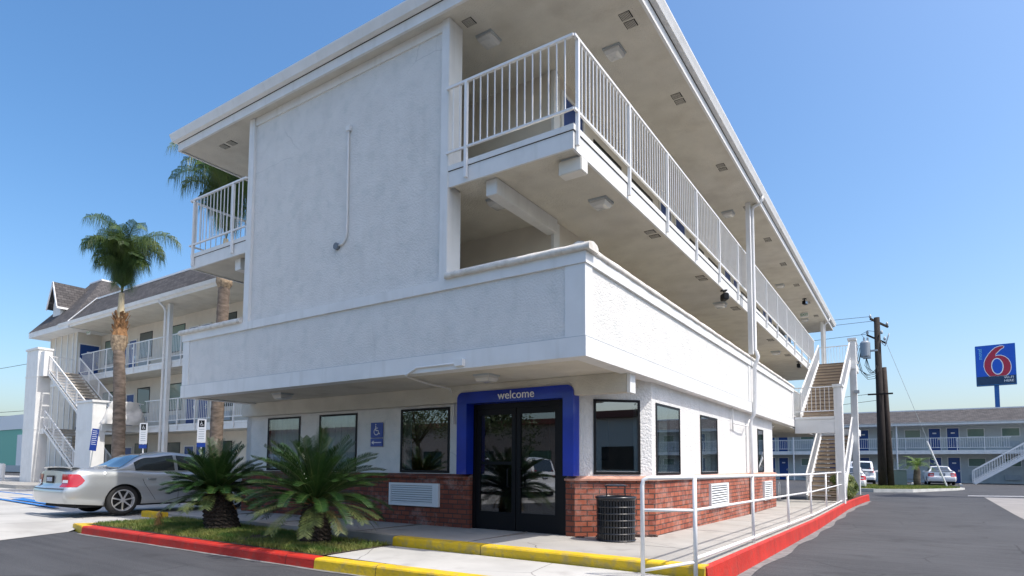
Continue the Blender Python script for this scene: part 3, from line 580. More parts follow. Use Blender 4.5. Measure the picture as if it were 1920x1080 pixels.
mb=MB(); q=.004; mb.box(X0,X1,Y0-.012,Y0,9.258,9.27); mb.box(X1,X1+.012,Y0,Y1,9.258,9.27); B(mb,'gutter_joint',M_dark,recalc=False)
mb=MB(); mb.box(X0+.2,X1-.2,Y0+.2,Y1-.2,9.27,9.52); B(mb,'roof_deck',M_gal,recalc=False)
# soffit vents
def vents(pts,z):
    for x,y in pts:
        mb=MB(); mb.box(x-.1,x+.1,y-.09,y+.09,z-.008,z+.01)
        o=B(mb,'soffit_vent',M_dark,recalc=False)
        mb=MB()
        for k in range(1,9): mb.box(x-.1+.2*k/9-.005,x-.1+.2*k/9+.005,y-.09,y+.09,z-.012,z-.008)
        build(mb,'vent_grid',M_soff,o,O,recalc=False)
vents([(-3.85,y+d) for y in (9.3,12.0,15.5,18.5,21.5,24.5,27.7,31,34) for d in (0,.23)]+[(-6.2,7.95)]+[(-13.75,8.0),(-13.45,8.0)],9.1)
vents([(-4.25,y+d) for y in (11.45,14.9,18.4,23.8,27.5) for d in (0,.27)],6.085)
# railings
ps=[.42+0*i for i in range(1)]
railing(mbld,O,(-6.42,7.64),(-3.99,7.64),6.42,1.36,.14,(.42,),drop=.3)
pp=[.14+1.62*i for i in range(16)]
railing(mbld,O,(-3.985,7.64),(-3.985,34.2),6.42,1.36,.13,[p for p in (.12,2.1,4.1,6.1,8.1,10.1,12.2,14.2,16.2,18.2,20.2,22.2,24.2,26.2)],drop=.3)
railing(mbld,O,(-14.49,7.64),(-12.2,7.64),6.42,1.34,.14,(.16,1.8),drop=.3)
railing(mbld,O,(-14.49,7.64),(-14.49,15.5),6.42,1.34,.13,(2.2,4.4,6.6),drop=.3)
railing(mbld,O,(-3.985,26.1),(-3.985,YE),3.22,1.3,.14,(7.5,9.5),drop=.3)
# side post and downspouts
mb=MB(); mb.box(-3.83,-3.71,18.16,18.3,4.6,9.1); B(mb,'column',M_trim,recalc=False)
mb=MB(); mb.tube([(-3.42,18.4,9.3),(-3.42,18.4,9.18),(-3.5,18.4,9.08),(-3.66,18.4,9.02),(-3.7,18.42,8.9),(-3.7,18.42,4.75),(-3.66,18.42,4.68),(-3.62,18.42,4.55),(-3.66,18.42,4.4),(-3.72,18.42,4.3),(-3.74,18.42,3.0),(-3.78,18.42,2.85),(-3.85,18.42,2.75),(-3.87,18.42,2.6),(-3.87,18.42,-.02)],.055,12); B(mb,'downspout',M_rail,smooth=True)
mb=MB(); mb.box(-3.82,-3.68,35.6,35.75,-.1,9.1); B(mb,'column',M_trim,recalc=False)
mb=MB(); mb.tube([(-3.4,35.8,9.3),(-3.45,35.8,9.1),(-3.65,35.8,8.95),(-3.65,35.8,0)],.05,10); B(mb,'downspout',M_rail,smooth=True)
# conduit on screen wall, with round end box
mb=MB(); mb.tube([(-8.94,7.7,7.86),(-8.94,7.69,7.8),(-8.92,7.69,5.85),(-8.94,7.69,5.72),(-9.02,7.69,5.62),(-9.16,7.69,5.6)],.021,8); cd=B(mb,'conduit',M_trim,smooth=True)
mb=MB(); mb.tube([(-9.2,7.72,5.6),(-9.2,7.66,5.6)],.07,14); build(mb,'conduit_outlet',mat('grey_metal',(.16,.18,.2),.5),cd,O)
mb=MB(); mb.box(-9.0,-8.88,7.66,7.72,7.84,7.95); build(mb,'junction_box',M_trim,cd,O,bevel=.01)
# conduit under fascia to door
mb=MB(); mb.tube([(-6.05,7.62,2.99),(-6.1,7.625,3.02),(-7.0,7.625,3.02),(-7.25,7.63,2.91),(-7.3,7.7,2.9),(-7.6,8.6,2.9),(-7.72,9.4,2.9),(-7.8,9.62,2.7),(-7.8,9.66,2.2)],.018,6); B(mb,'conduit',M_trim,smooth=True)
mb=MB(); mb.box(-6.15,-5.98,7.58,7.65,2.97,3.08); B(mb,'conduit_outlet',M_trim,recalc=False)
# pipes on side wall
mb=MB(); mb.tube([(-3.94,16.6,3.1),(-3.94,16.6,2.3)],.02,6); mb.tube([(-3.9,16.6,2.5),(-3.85,17.4,2.5),(-3.85,17.9,2.5),(-3.85,18.2,2.7)],.018,6); B(mb,'conduit',M_trim,smooth=True)
# ac grilles
def grille(parent,loc,rz,w=1.4,h=.48):
    mb=MB(); t=.05; mb.box(-w/2,w/2,-.06,.0,0,t); mb.box(-w/2,w/2,-.06,0,h-t,h); mb.box(-w/2,-w/2+t,-.06,0,t,h-t); mb.box(w/2-.16,w/2,-.06,0,t,h-t)
    f=build(mb,'wall_grille',M_grill,parent,recalc=False); f.location=Vector(loc)-Vector(O); f.rotation_euler=(0,0,rz)
    mb=MB(); mb.box(-w/2+t,w/2-.16,-.015,-.005,t,h-t); build(mb,'grille_back',M_dark,f,recalc=False)
    mb=MB(); n=8
    for k in range(n):
        z=t+(h-2*t)*(k+.5)/n; mb.prism([(-.055,z-.018),(-.05,z-.022),(-.02,z+.012),(-.025,z+.016)],0,-w/2+t,w/2-.16)
    build(mb,'louvre',M_grill,f,recalc=False)
grille(mbld,(-8.83,9.62,.5),0); grille(mbld,(-3.93,15.0,.4),PI/2,1.6,.56); grille(mbld,(-3.93,20.9,.3),PI/2,1.3,.6)
# ================================================================ fixtures (top level)
def ceiling_light(loc,label,small=False):
    o=empty('ceiling_light',loc,label,'ceiling light','square ceiling lights under the walkways')
    mb=MB(); mb.box(-.17,.17,-.17,.17,-.03,0); build(mb,'light_base',M_gal,o,recalc=False)
    mb=MB(); L=[]
    for rz_,zz in ((.15,-.03),(.155,-.07),(.12,-.12),(.06,-.135),(.01,-.137)): L.append([(rz_*sx,rz_*sy,zz) for sx,sy in ((-1,-1),(0,-1.02),(1,-1),(1.02,0),(1,1),(0,1.02),(-1,1),(-1.02,0),(-1,-1))])
    mb.grid(L); build(mb,'light_cover',mat('frosted_cover',(.62,.62,.6),.25,coat=.5),o,smooth=False,weld=True); return o
c0=ceiling_light((-6.14,8.45,9.1),'square ceiling light under the roof beside the wall edge above the front balcony')
L2=[((-4.37,10.0,9.1),'square ceiling light under the roof nearest the balcony corner'),((-4.42,18.6,9.1),'square ceiling light under the roof by the tall side post'),((-4.44,27.4,9.1),'small square light under the roof beyond the tall side post'),((-4.44,34.6,9.1),'farthest square light under the roof, by the exit sign'),
((-4.47,9.6,6.085),'square light under the top balcony slab near the corner'),((-4.48,17.7,6.085),'square light under the top balcony next to a black camera'),((-4.52,26.5,6.085),'square light under the top balcony toward the stairs'),((-6.0,8.6,6.085),'dim light behind the beam over the open second-floor passage'),
((-6.21,8.57,2.96),'ceiling light just above the welcome door surround'),((-11.87,8.5,2.96),'ceiling light at the left under the overhang above the right cycad'),((-4.5,24.6,2.96),'ceiling light in the recess behind the outdoor stairs')]
for p,l_ in L2: dup(c0,p,label=l_)
def flood(loc,rz,label):
    o=empty('floodlight',loc,label,'floodlight','black floodlights under the eaves',rz)
    mb=MB(); mb.box(-.07,.07,-.07,.07,-.03,0); mb.tube([(0,0,-.03),(0,0,-.1)],.015,6); build(mb,'mount',M_black,o,recalc=False)
    mb=MB(); mb.box(-.13,.13,-.09,.06,-.28,-.1); build(mb,'lamp_housing',M_black,o,bevel=.02)
    mb=MB(); mb.box(-.1,.1,-.1,-.09,-.26,-.12); build(mb,'lens',M_glass,o,recalc=False); return o
f0=flood((-4.05,16.4,6.085),PI*.7,'black floodlight under the top balcony above the side parapet')
dup(f0,(-3.88,30.3,9.1),PI*.4,'black floodlight under the roof eave near the exit sign'); dup(f0,(-4.11,29.6,6.085),PI*.5,'black floodlight under the top balcony beside the upper stair flight')
# white box light under balcony
o=empty('wall_pack_light',(-4.21,8.05,6.085),'flat white box light under the balcony corner above the parapet','light fixture')
mb=MB(); mb.box(-.16,.16,-.1,.1,-.03,0); build(mb,'bracket',M_gal,o,recalc=False)
mb=MB(); mb.box(-.2,.2,-.12,.1,-.25,-.03); build(mb,'lamp_box',mat('lamp_plastic',(.72,.7,.64),.4),o,bevel=.012)
# exit signs
def exitsign(loc,rz,label):
    o=empty('exit_sign',loc,label,'exit sign','exit signs under the walkway roofs',rz)
    mb=MB(); mb.box(-.18,.18,-.03,.03,-.24,-.03); mb.box(-.05,.05,-.02,.02,-.03,0); build(mb,'sign_box',M_white,o,recalc=False)
    text_obj('sign_lettering','EXIT',.17,M_green,o,(0,-.034,-.135),(PI/2,0,0)); return o
ex=exitsign((-4.25,33.0,9.1),0,'green EXIT sign hanging under the far end of the main roof'); dup(ex,(-41.9,16.2,9.45),.2,'green EXIT sign over the blue door of the left wing')
# accessibility sign
def wheelchair(parent,loc,rot,s,m):
    mb=MB(); R_=.3*s
    def ring(cx,cz,r,a0,a1,w,n=18):
        for i in range(n):
            a=a0+(a1-a0)*i/n; b=a0+(a1-a0)*(i+1)/n
            mb.face([(cx+(r-w/2)*math.cos(a),0,cz+(r-w/2)*math.sin(a)),(cx+(r+w/2)*math.cos(a),0,cz+(r+w/2)*math.sin(a)),(cx+(r+w/2)*math.cos(b),0,cz+(r+w/2)*math.sin(b)),(cx+(r-w/2)*math.cos(b),0,cz+(r-w/2)*math.sin(b))])
    ring(0,-.12*s,.24*s,R(110),R(370),.06*s); ring(-.07*s,.42*s,.025*s,0,2*PI,.05*s,10)
    def seg(a,b,w):
        a=Vector(a)*s;b=Vector(b)*s;d=(b-a).normalized();n=Vector((-d.y,d.x))*w*s/2; mb.face([(p.x,0,p.y) for p in (a-n,b-n,b+n,a+n)])
    seg((-.07,.33),(-.05,-.06),.07); seg((-.06,.15),(.16,.15),.05); seg((-.06,-.04),(.2,-.04),.06); seg((.19,-.03),(.3,-.3),.06); seg((.28,-.3),(.38,-.26),.05)
    o=build(mb,'wheelchair_symbol',m,parent,recalc=False); o.location=loc; o.rotation_euler=rot; return o
o=empty('accessibility_sign',(-10.05,9.68,1.77),'blue wheelchair sign with a left arrow plate on the white front wall','sign')
mb=MB(); mb.box(-.19,.19,-.012,0,.2,.54); build(mb,'sign_plate',M_sblue,o,recalc=False); mb=MB(); mb.box(-.19,.19,-.012,0,0,.18); build(mb,'arrow_plate',M_sblue,o,recalc=False)
wheelchair(o,(-.01,-.016,.37),(0,0,0),.3,M_white)
mb=MB(); mb.box(-.15,.15,-.016,-.013,.08,.1); mb.face([(-.16,-.0165,.09),(-.09,-.0165,.135),(-.075,-.0165,.12),(-.125,-.0165,.09)]); mb.face([(-.16,-.0165,.09),(-.09,-.0165,.045),(-.075,-.0165,.06),(-.125,-.0165,.09)]); build(mb,'arrow_mark',M_white,o,recalc=False)
# litter bin
o=empty('litter_bin',(-4.2,9.55,.108),'round black slatted steel litter bin by the brick corner','litter bin')
mb=MB(); n=40; r=.31
for k in range(n):
    a=2*PI*k/n; mb.bar((r*math.cos(a),r*math.sin(a),.02),(r*math.cos(a)*1.03,r*math.sin(a)*1.03,.72),.03,.012,up=(math.cos(a),math.sin(a),0))
def ring_t(mb,r,z,t,n=32,m=6):
    pts=[(r*math.cos(2*PI*k/n),r*math.sin(2*PI*k/n),z) for k in range(n+1)]; mb.tube(pts,t,m,cap=False)
for z in (.03,.14,.25,.36,.47,.58,.7): ring_t(mb,r+.012,z,.012)
build(mb,'basket',M_trash,o,recalc=False)
mb=MB(); mb.tube([(0,0,.03),(0,0,.68)],.28,24); build(mb,'liner',M_black,o)
mb=MB(); ring_t(mb,.325,.73,.025,32,8); build(mb,'rim_ring',M_trash,o,smooth=True)
mb=MB(); mb.tube([(-.17,0,.72),(-.17,0,.92)],.01,6); mb.tube([(.17,0,.72),(.17,0,.92)],.01,6); mb.tube([(0,0,.92),(0,0,.935),(0,0,.95)],[.2,.2,.12],20); build(mb,'lid',M_trash,o)
# handrail
o=empty('handrail',(-2.25,7.55,0),'white tubular pipe handrail running along the walkway kerb','handrail')
def HB(mb,name,**k): return build(mb,name,M_rail,o,(-2.25,7.55,0),**k)
rt=lambda y: 1.25 if y<7.6 else max(1.14,1.17+.0*(y))
A=(-2.78,7.12); Bp=(-2.25,7.5)
mb=MB()
top=[(A[0],A[1],-.02),(A[0],A[1],1.13),(A[0]+.012,A[1]+.012,1.2),(A[0]+.06,A[1]+.045,1.225)]+[(Bp[0],Bp[1],1.235)]+[(-2.25,y,1.235-.0068*(y-7.5) if y<18 else 1.165) for y in (9,12,15,18,22,26,28)]
mb.tube(top,.026,10); HB(mb,'top_rail',smooth=True)
mb=MB(); mb.tube([(A[0],A[1],.83),(Bp[0],Bp[1],.83)],.02,8); mb.tube([(-2.25,7.5,.83)]+[(-2.25,y,.83-.012*(y-7.5) if y<18 else .7) for y in (9,12,15,18,22,26,28)],.02,8); HB(mb,'middle_rail',smooth=True)
mb=MB(); mb.tube([(A[0],A[1],.1),(Bp[0],Bp[1],.2)],.02,8); mb.tube([(-2.25,7.5,.24)]+[(-2.25,y,g(y)+.24) for y in (9,12,15,18,22,26,28)],.028,8); HB(mb,'bottom_rail',smooth=True)
for y in (7.5,10.75,14.2,17.7,21.1,24.6,28.0):
    mb=MB(); zz=1.235-.0068*(y-7.5) if y<18 else 1.165; mb.tube([(-2.25,y,(g(y)+.12) if y>8 else -.02),(-2.25,y,zz)],.026,10); HB(mb,'handrail_post',smooth=True)
# ================================================================ outdoor stairs (right)
def stairs(name,loc,label,rz,W,run,rise_,land,z0=0,tread=M_tan,z1=3.2,z2=6.4,mirror=False):
    # local: flights climb along +Y from y=0; x in [0,W]
    o=empty(name,loc,label,'staircase','outdoor concrete stairs of the building',rz); n=17
    for (ya,za,zb) in ((1.9,z0,z1),(.9,z1,z2)):
        mb=MB(); h=(zb-za)/n; d=run/n
        for k in range(n):
            y=ya+d*k; z=za+h*(k+1); mb.box(.06,W-.06,y+.03,y+.05,z-h*.8,z-.04)
        build(mb,'stair_risers',tread,o,recalc=False); mb=MB()
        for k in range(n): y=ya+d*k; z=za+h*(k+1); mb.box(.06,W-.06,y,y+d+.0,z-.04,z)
        build(mb,'stair_treads',mat('tread_gap_shade',(.19,.15,.115),.8),o,recalc=False)  # treads coloured dark to imitate the shaded gaps between steps
        for x in (0,W-.06):
            mb=MB(); sa=Vector((x+.03,ya-.05,za+.12)); sb=Vector((x+.03,ya+run,zb+.0)); mb.bar(sa,sb,.06,.28); build(mb,'stringer',M_rail,o,recalc=False)
            mb=MB(); up=Vector((0,0,1.0)); ra=sa+up; rb=sb+up; mb.bar(ra,rb,.05,.06); lo=Vector((0,0,.25)); mb.bar(sa+lo,sb+lo,.035,.035)
            m=int(run/.14)
            for k in range(m+1):
                p=sa+(sb-sa)*k/m; mb.bar(p+lo,p+up,.045 if k in (0,m) else .016)
            build(mb,'stair_railing',M_rail,o,recalc=False)
    return o
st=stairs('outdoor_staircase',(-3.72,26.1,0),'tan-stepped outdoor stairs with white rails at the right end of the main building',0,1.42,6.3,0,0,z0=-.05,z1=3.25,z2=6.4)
def SB(mb,name,m=M_trim,**k): return build(mb,name,m,st,(-3.72,26.1,0),**k)
mb=MB(); mb.box(-3.8,-2.42,26.0,26.2,2.66,3.2); mb.box(-3.8,-2.42,25.97,27.0,3.2,3.3); SB(mb,'landing',bevel=.01)
mb=MB(); mb.box(-2.42,-2.14,26.0,26.5,-.1,4.42); SB(mb,'pillar',bevel=.012); mb=MB(); mb.box(-2.46,-2.1,25.95,26.55,4.42,4.53); SB(mb,'pillar_cap',bevel=.01)
mb=MB(); mb.box(-2.37,-2.09,33.3,33.75,-.1,7.5); SB(mb,'pillar',bevel=.012); mb=MB(); mb.box(-2.42,-2.05,33.25,33.8,7.5,7.62); SB(mb,'pillar_cap',bevel=.01)
mb=MB(); mb.box(-4.0,-2.1,33.25,35.2,6.1,6.4); SB(mb,'landing',recalc=False); mb=MB(); mb.box(-4.0,-2.1,33.4,35.2,2.9,3.2); SB(mb,'landing',recalc=False)
def rl(a,b,z,h=1.2,bs=.14,posts=()): return railing(st,(-3.72,26.1,0),a,b,z,h,bs,posts,drop=.1)
rl((-4.0,35.15),(-2.1,35.15),6.4); rl((-2.12,33.4),(-2.12,35.15),6.4); rl((-3.8,26.02),(-2.42,26.02),3.3,1.15,.155)
mb=MB(); mb.box(-2.2,-1.98,33.2,33.4,4.9,5.05); SB(mb,'floodlight_box',M_gal,recalc=False)
# meter / pipes in recess
o=empty('bicycle_rack',(-5.3,27.4,-.1),'white tubular rack standing in the shaded recess behind the stairs','rack')
mb=MB()
for x in (-.6,-.2,.2,.6): mb.tube([(x,0,0),(x,0,.7),(x,.15,.8),(x,.3,.7),(x,.3,0)],.03,8)
build(mb,'hoop',M_rail,o,smooth=True); mb=MB(); mb.box(-.7,.7,-.03,.33,0,.05); build(mb,'rack_base',M_rail,o,recalc=False)
# ================================================================ foliage makers
def frond(mb,rachis,L,azi,el0,el1,n=34,ll=.3,lw=.02,vang=.6,droop=0,org=(0,0,0),rg=random,hang=0,twist=0,r=.012,start=.12,pw=1.25):
    # arching rachis from el0 (elevation at base) to el1 at tip
    p=Vector(org); P=[p.copy()]; D=[]; m=14
    for k in range(m):
        e=el0+(el1-el0)*((k+.5)/m)**pw; a=azi+twist*(k/m)**2; d=Vector((math.cos(a)*math.cos(e),math.sin(a)*math.cos(e),math.sin(e))); D.append(d); p=p+d*L/m; P.append(p.copy())
    rachis.tube(P,[r*(1-.8*k/m) for k in range(m+1)],5)
    for i in range(n):
        t=start+(1-start)*(i+.5)/n; f=t*m; k=min(m-1,int(f)); q=P[k].lerp(P[k+1],f-k); d=D[k]; s=d.cross(Vector((0,0,1)))
        if s.length<1e-3: s=Vector((1,0,0))
        s.normalize(); u=s.cross(d)
        le=ll*(math.sin(PI*min(1,.12+.88*(1-t)**.6*1.0))*.75+.25) if hang==0 else ll*(.45+.55*math.sin(PI*(t*.85+.1)))
        for sg in (-1,1):
            jx=rg.uniform(-.12,.12)
            v=(s*sg*math.cos(vang)+u*math.sin(vang)+d*(.75+jx)).normalized()
            if hang:
                a1=q+(v*le*.35); tip=a1+(v*.35+Vector((rg.uniform(-.22,.22),rg.uniform(-.22,.22),-1))*hang).normalized()*le*rg.uniform(.5,.85)
                wv=d*lw
                mb.face([q-wv,q+wv,a1+wv*.9,a1-wv*.9]); mb.face([a1-wv*.9,a1+wv*.9,tip])
            else:
                tip=q+v*le+Vector((0,0,-droop*le)); wv=d*lw; md=q.lerp(tip,.55)+Vector((0,0,.03*le))
                mb.face([q-wv*.6,q+wv*.6,md+wv*.75,md-wv*.75]); mb.face([md-wv*.75,md+wv*.75,tip])
def cycad(loc,label,rad,seed,trunk_h,tr,lean=(0,0)):
    rg=random.Random(seed); o=empty('cycad',loc,label,'cycad','cycads in the planting bed'); lx,ly=lean
    mb=MB(); rows=[]; 
    for k in range(22):
        t=k/21; z=-.08+trunk_h*t; rr_=tr*(1.25-.35*t+.12*math.sin(t*PI)); row=[]
        for j in range(29):
            a=2*PI*(j%28)/28; b=rr_*(1+.14*(((j%28)+k)%2)+.07*mn.noise(Vector((math.cos(a)*3,math.sin(a)*3,t*6+seed)))); row.append((lx*t+math.cos(a)*b,ly*t+math.sin(a)*b,z+.02*((j%2))))
        rows.append(row)
    mb.grid(rows); build(mb,'trunk',M_cytrunk,o,weld=True)
    top=(lx,ly,trunk_h-.08); lf=MB(); ra=MB(); of=MB(); N=100 if seed==11 else 110
    for i in range(N):
        t=i/N; azi=i*2.39996+rg.uniform(-.2,.2); e0=R(86-66*t+rg.uniform(-10,10)); e1=e0-R(34+30*t+rg.uniform(-16,18))
        frond(lf,ra,rad*rg.uniform(.72,1.1)*(1-.06*t),azi,e0,e1,n=64,ll=.16,lw=.0072,vang=.42,org=(top[0]+.05*math.cos(azi),top[1]+.05*math.sin(azi),top[2]),rg=rg,r=.008,twist=rg.uniform(-.25,.25))
    for i in range(20):
        azi=2*PI*i/20+rg.uniform(-.2,.2); e0=R(rg.uniform(2,18)); e1=e0-R(rg.uniform(38,62))
        frond(of,ra,rad*rg.uniform(.8,1.0),azi,e0,e1,n=50,ll=.18,lw=.007,vang=.15,droop=.2,org=(top[0]+.06*math.cos(azi),top[1]+.06*math.sin(azi),top[2]-.03),rg=rg,r=.009)
    df=MB()
    for i in range(3):
        azi=rg.uniform(0,2*PI); frond(df,df,rad*rg.uniform(.3,.45),azi,R(-5),R(-85),n=34,ll=.13,lw=.006,vang=.1,droop=.3,org=(top[0]+.08*math.cos(azi),top[1]+.08*math.sin(azi),top[2]-.08),rg=rg,r=.008)
    build(df,'dead_fronds',M_dead,o,recalc=False)
    build(lf,'fronds',M_cy,o,recalc=False); build(of,'lower_fronds',M_cyold,o,recalc=False); build(ra,'frond_stems',M_cyold,o,smooth=True,recalc=False)
    mb=MB()
    for i in range(60):
        a=rg.uniform(0,2*PI); e=rg.uniform(.1,1.3); p=Vector((lx,ly,trunk_h-.1)); d=Vector((math.cos(a)*math.cos(e),math.sin(a)*math.cos(e),math.sin(e))); mb.bar(p+d*.08,p+d*.24,.03,.012)
    build(mb,'crown_heart',M_husk,o,recalc=False)
    return o
cycad((-11.05,6.72,.06),'leaning cycad on the left, partly in front of the silver car',1.05,11,.78,.23,(-.34,.02))
cycad((-8.5,6.8,.03),'fuller cycad on the right, in front of the shaded wall',1.28,23,.74,.2,(.0,0))
o=empty('dead_palm_sprout',(-12.45,6.2,.07),'small dried orange frond sticking up from the grass left of the cycads','dried plant')
mb=MB(); rg=random.Random(2)
for i in range(60):
    a=rg.uniform(0,2*PI); h=rg.uniform(.0,.3); b=Vector((0,0,.34-h*.4)); e=Vector((math.cos(a)*.09,math.sin(a)*.09,.3-h)); mb.bar(b,e,.012,.003)
build(mb,'dry_leaves',M_dead,o,recalc=False); mb=MB(); mb.tube([(0,0,-.02),(.01,0,.2),(0,0,.36)],.012,6); build(mb,'stalk',M_dead,o)
def palm(loc,label,zt,tr,fr,seed,nf=20,group='tall queen palms',lean=(0,0),zc=None,fl=3.2,name='palm_tree',husk=True,ll=1.15,husk2=True):
    rg=random.Random(seed); o=empty(name,loc,label,'palm tree',group); lx,ly=lean
    mb=MB(); rows=[]; N=90
    for k in range(N+1):
        t=k/N; z=-.2+(zt+.2)*t; r_=tr*(1.1-.18*t)*(1+.035*((k%3)==0))+.012*mn.noise(Vector((t*20,seed,0)))
        rows.append([(lx*t*t+r_*math.cos(2*PI*(j%16)/16),ly*t*t+r_*math.sin(2*PI*(j%16)/16),z) for j in range(17)])
    mb.grid(rows); build(mb,'trunk',M_trunk,o,smooth=True,weld=True)
    zc=zc or zt+1.9
    if husk:
        mb=MB(); rows=[]; N=26; H=zc-zt
        for k in range(N+1):
            t=k/N; z=zt-.15+H*t; prof=[(0,.9),(.1,1.25),(.28,1.35),(.45,.9),(.6,.62),(.75,.55),(1,.4)]
            for (a,b),(c,d) in zip(prof,prof[1:]):
                if a<=t<=c: pr=b+(d-b)*(t-a)/(c-a)
            rows.append([(lx+tr*pr*(1+.2*mn.noise(Vector((math.cos(2*PI*j/20)*2,math.sin(2*PI*j/20)*2,t*7+seed))))*math.cos(2*PI*(j%20)/20),ly+tr*pr*(1+.2*mn.noise(Vector((math.cos(2*PI*j/20)*2,math.sin(2*PI*j/20)*2,t*7+seed))))*math.sin(2*PI*(j%20)/20),z) for j in range(21)])
        lo=rows[:int(N*.33)]; hi=rows[int(N*.33)-1:int(N*.62)]; cs=rows[int(N*.62)-1:]
        mb=MB(); mb.grid(lo); build(mb,'boot_bulge',M_boot,o,smooth=True)
        mb=MB(); mb.grid(hi)
        for i in range(70):
            a=rg.uniform(0,2*PI); z=zt-.15+H*rg.uniform(.3,.6); r_=tr*rg.uniform(.6,1.1); p=Vector((lx+r_*math.cos(a),ly+r_*math.sin(a),z)); mb.bar(p,p+Vector((math.cos(a)*.1,math.sin(a)*.1,rg.uniform(.1,.35))),.07,.015)
        build(mb,'husk_fibre',M_husk,o,recalc=False)
        mb=MB(); mb.grid(cs); build(mb,'crownshaft',mat('crownshaft_tan',(.5,.42,.27),.7,var=.25,vscale=5),o,smooth=True)
    lf=MB(); ra=MB()
    for i in range(nf):
        t=i/nf; azi=i*2.39996+rg.uniform(-.3,.3); e0=R(90-11*t+rg.uniform(-3,3)); e1=e0-R(158+rg.uniform(-20,15))
        frond(lf,ra,fl*rg.uniform(.5,1.1),azi,e0,e1,n=150,ll=ll,lw=.009,vang=.2,hang=2.2,org=(lx,ly,zc-.15),rg=rg,r=.03,start=.12,pw=3.2)
    build(lf,'fronds',M_palm,o,recalc=False); build(ra,'frond_stems',M_cyold,o,smooth=True,recalc=False); return o
palm((-26.9,11.7,.0),'full-height queen palm on the left between the stairs and the main building',6.1,.225,20,5,nf=28,zc=8.6,lean=(-.45,0),fl=3.7)
palm((-21.3,12.5,.0),'queen palm half hidden behind the left balcony of the main building',8.0,.215,20,9,nf=28,zc=9.9,lean=(.15,0),fl=4.4)
palm((9.4,39.3,-.1),'tall palm out of frame to the right that shades the driveway',12.6,.25,20,13,nf=22,zc=14.0,fl=3.6,group=None)
# hedge bush
def leafball(name,loc,size,label,cat,seed,m=M_bush,n=5200,ls=.035,group=None):
    rg=random.Random(seed); o=empty(name,loc,label,cat,group); mb=MB(); sx,sy,sz=size
    for i in range(n):
        a=rg.uniform(0,2*PI); u=rg.uniform(-.6,1); c=math.sqrt(max(0,1-u*u)); d=Vector((math.cos(a)*c,math.sin(a)*c,u)); r_=(.78+.3*mn.noise(d*2.3+Vector((seed,0,0))))*rg.uniform(.8,1.03)
        p=Vector((d.x*sx*r_,d.y*sy*r_,max(.02,sz*.35+d.z*sz*.65*r_))); nn=(d+Vector((rg.uniform(-1,1),rg.uniform(-1,1),rg.uniform(-.6,1)))*.7).normalized(); t=nn.cross(Vector((0,0,1))); t=t.normalized() if t.length>.01 else Vector((1,0,0)); b=nn.cross(t); s=ls*rg.uniform(.6,1.3)
        mb.face([p-t*s*.5,p-b*s,p+t*s*.5,p+b*s])
    build(mb,'foliage',m,o,recalc=False)
    mb=MB()
    for i in range(7):
        a=rg.uniform(0,2*PI); mb.tube([(0,0,-.05),(math.cos(a)*sx*.3,math.sin(a)*sy*.3,sz*.4),(math.cos(a)*sx*.6,math.sin(a)*sy*.6,sz*.75)],[.03*sz,.02*sz,.008*sz],5)
    build(mb,'branches',M_wood,o,smooth=True); return o
leafball('hedge_bush',(-2.55,30.3,-.02),(.62,1.9,1.3),'clipped green bush at the foot of the far stairs beside the red kerb','bush',4,n=11000,ls=.05)
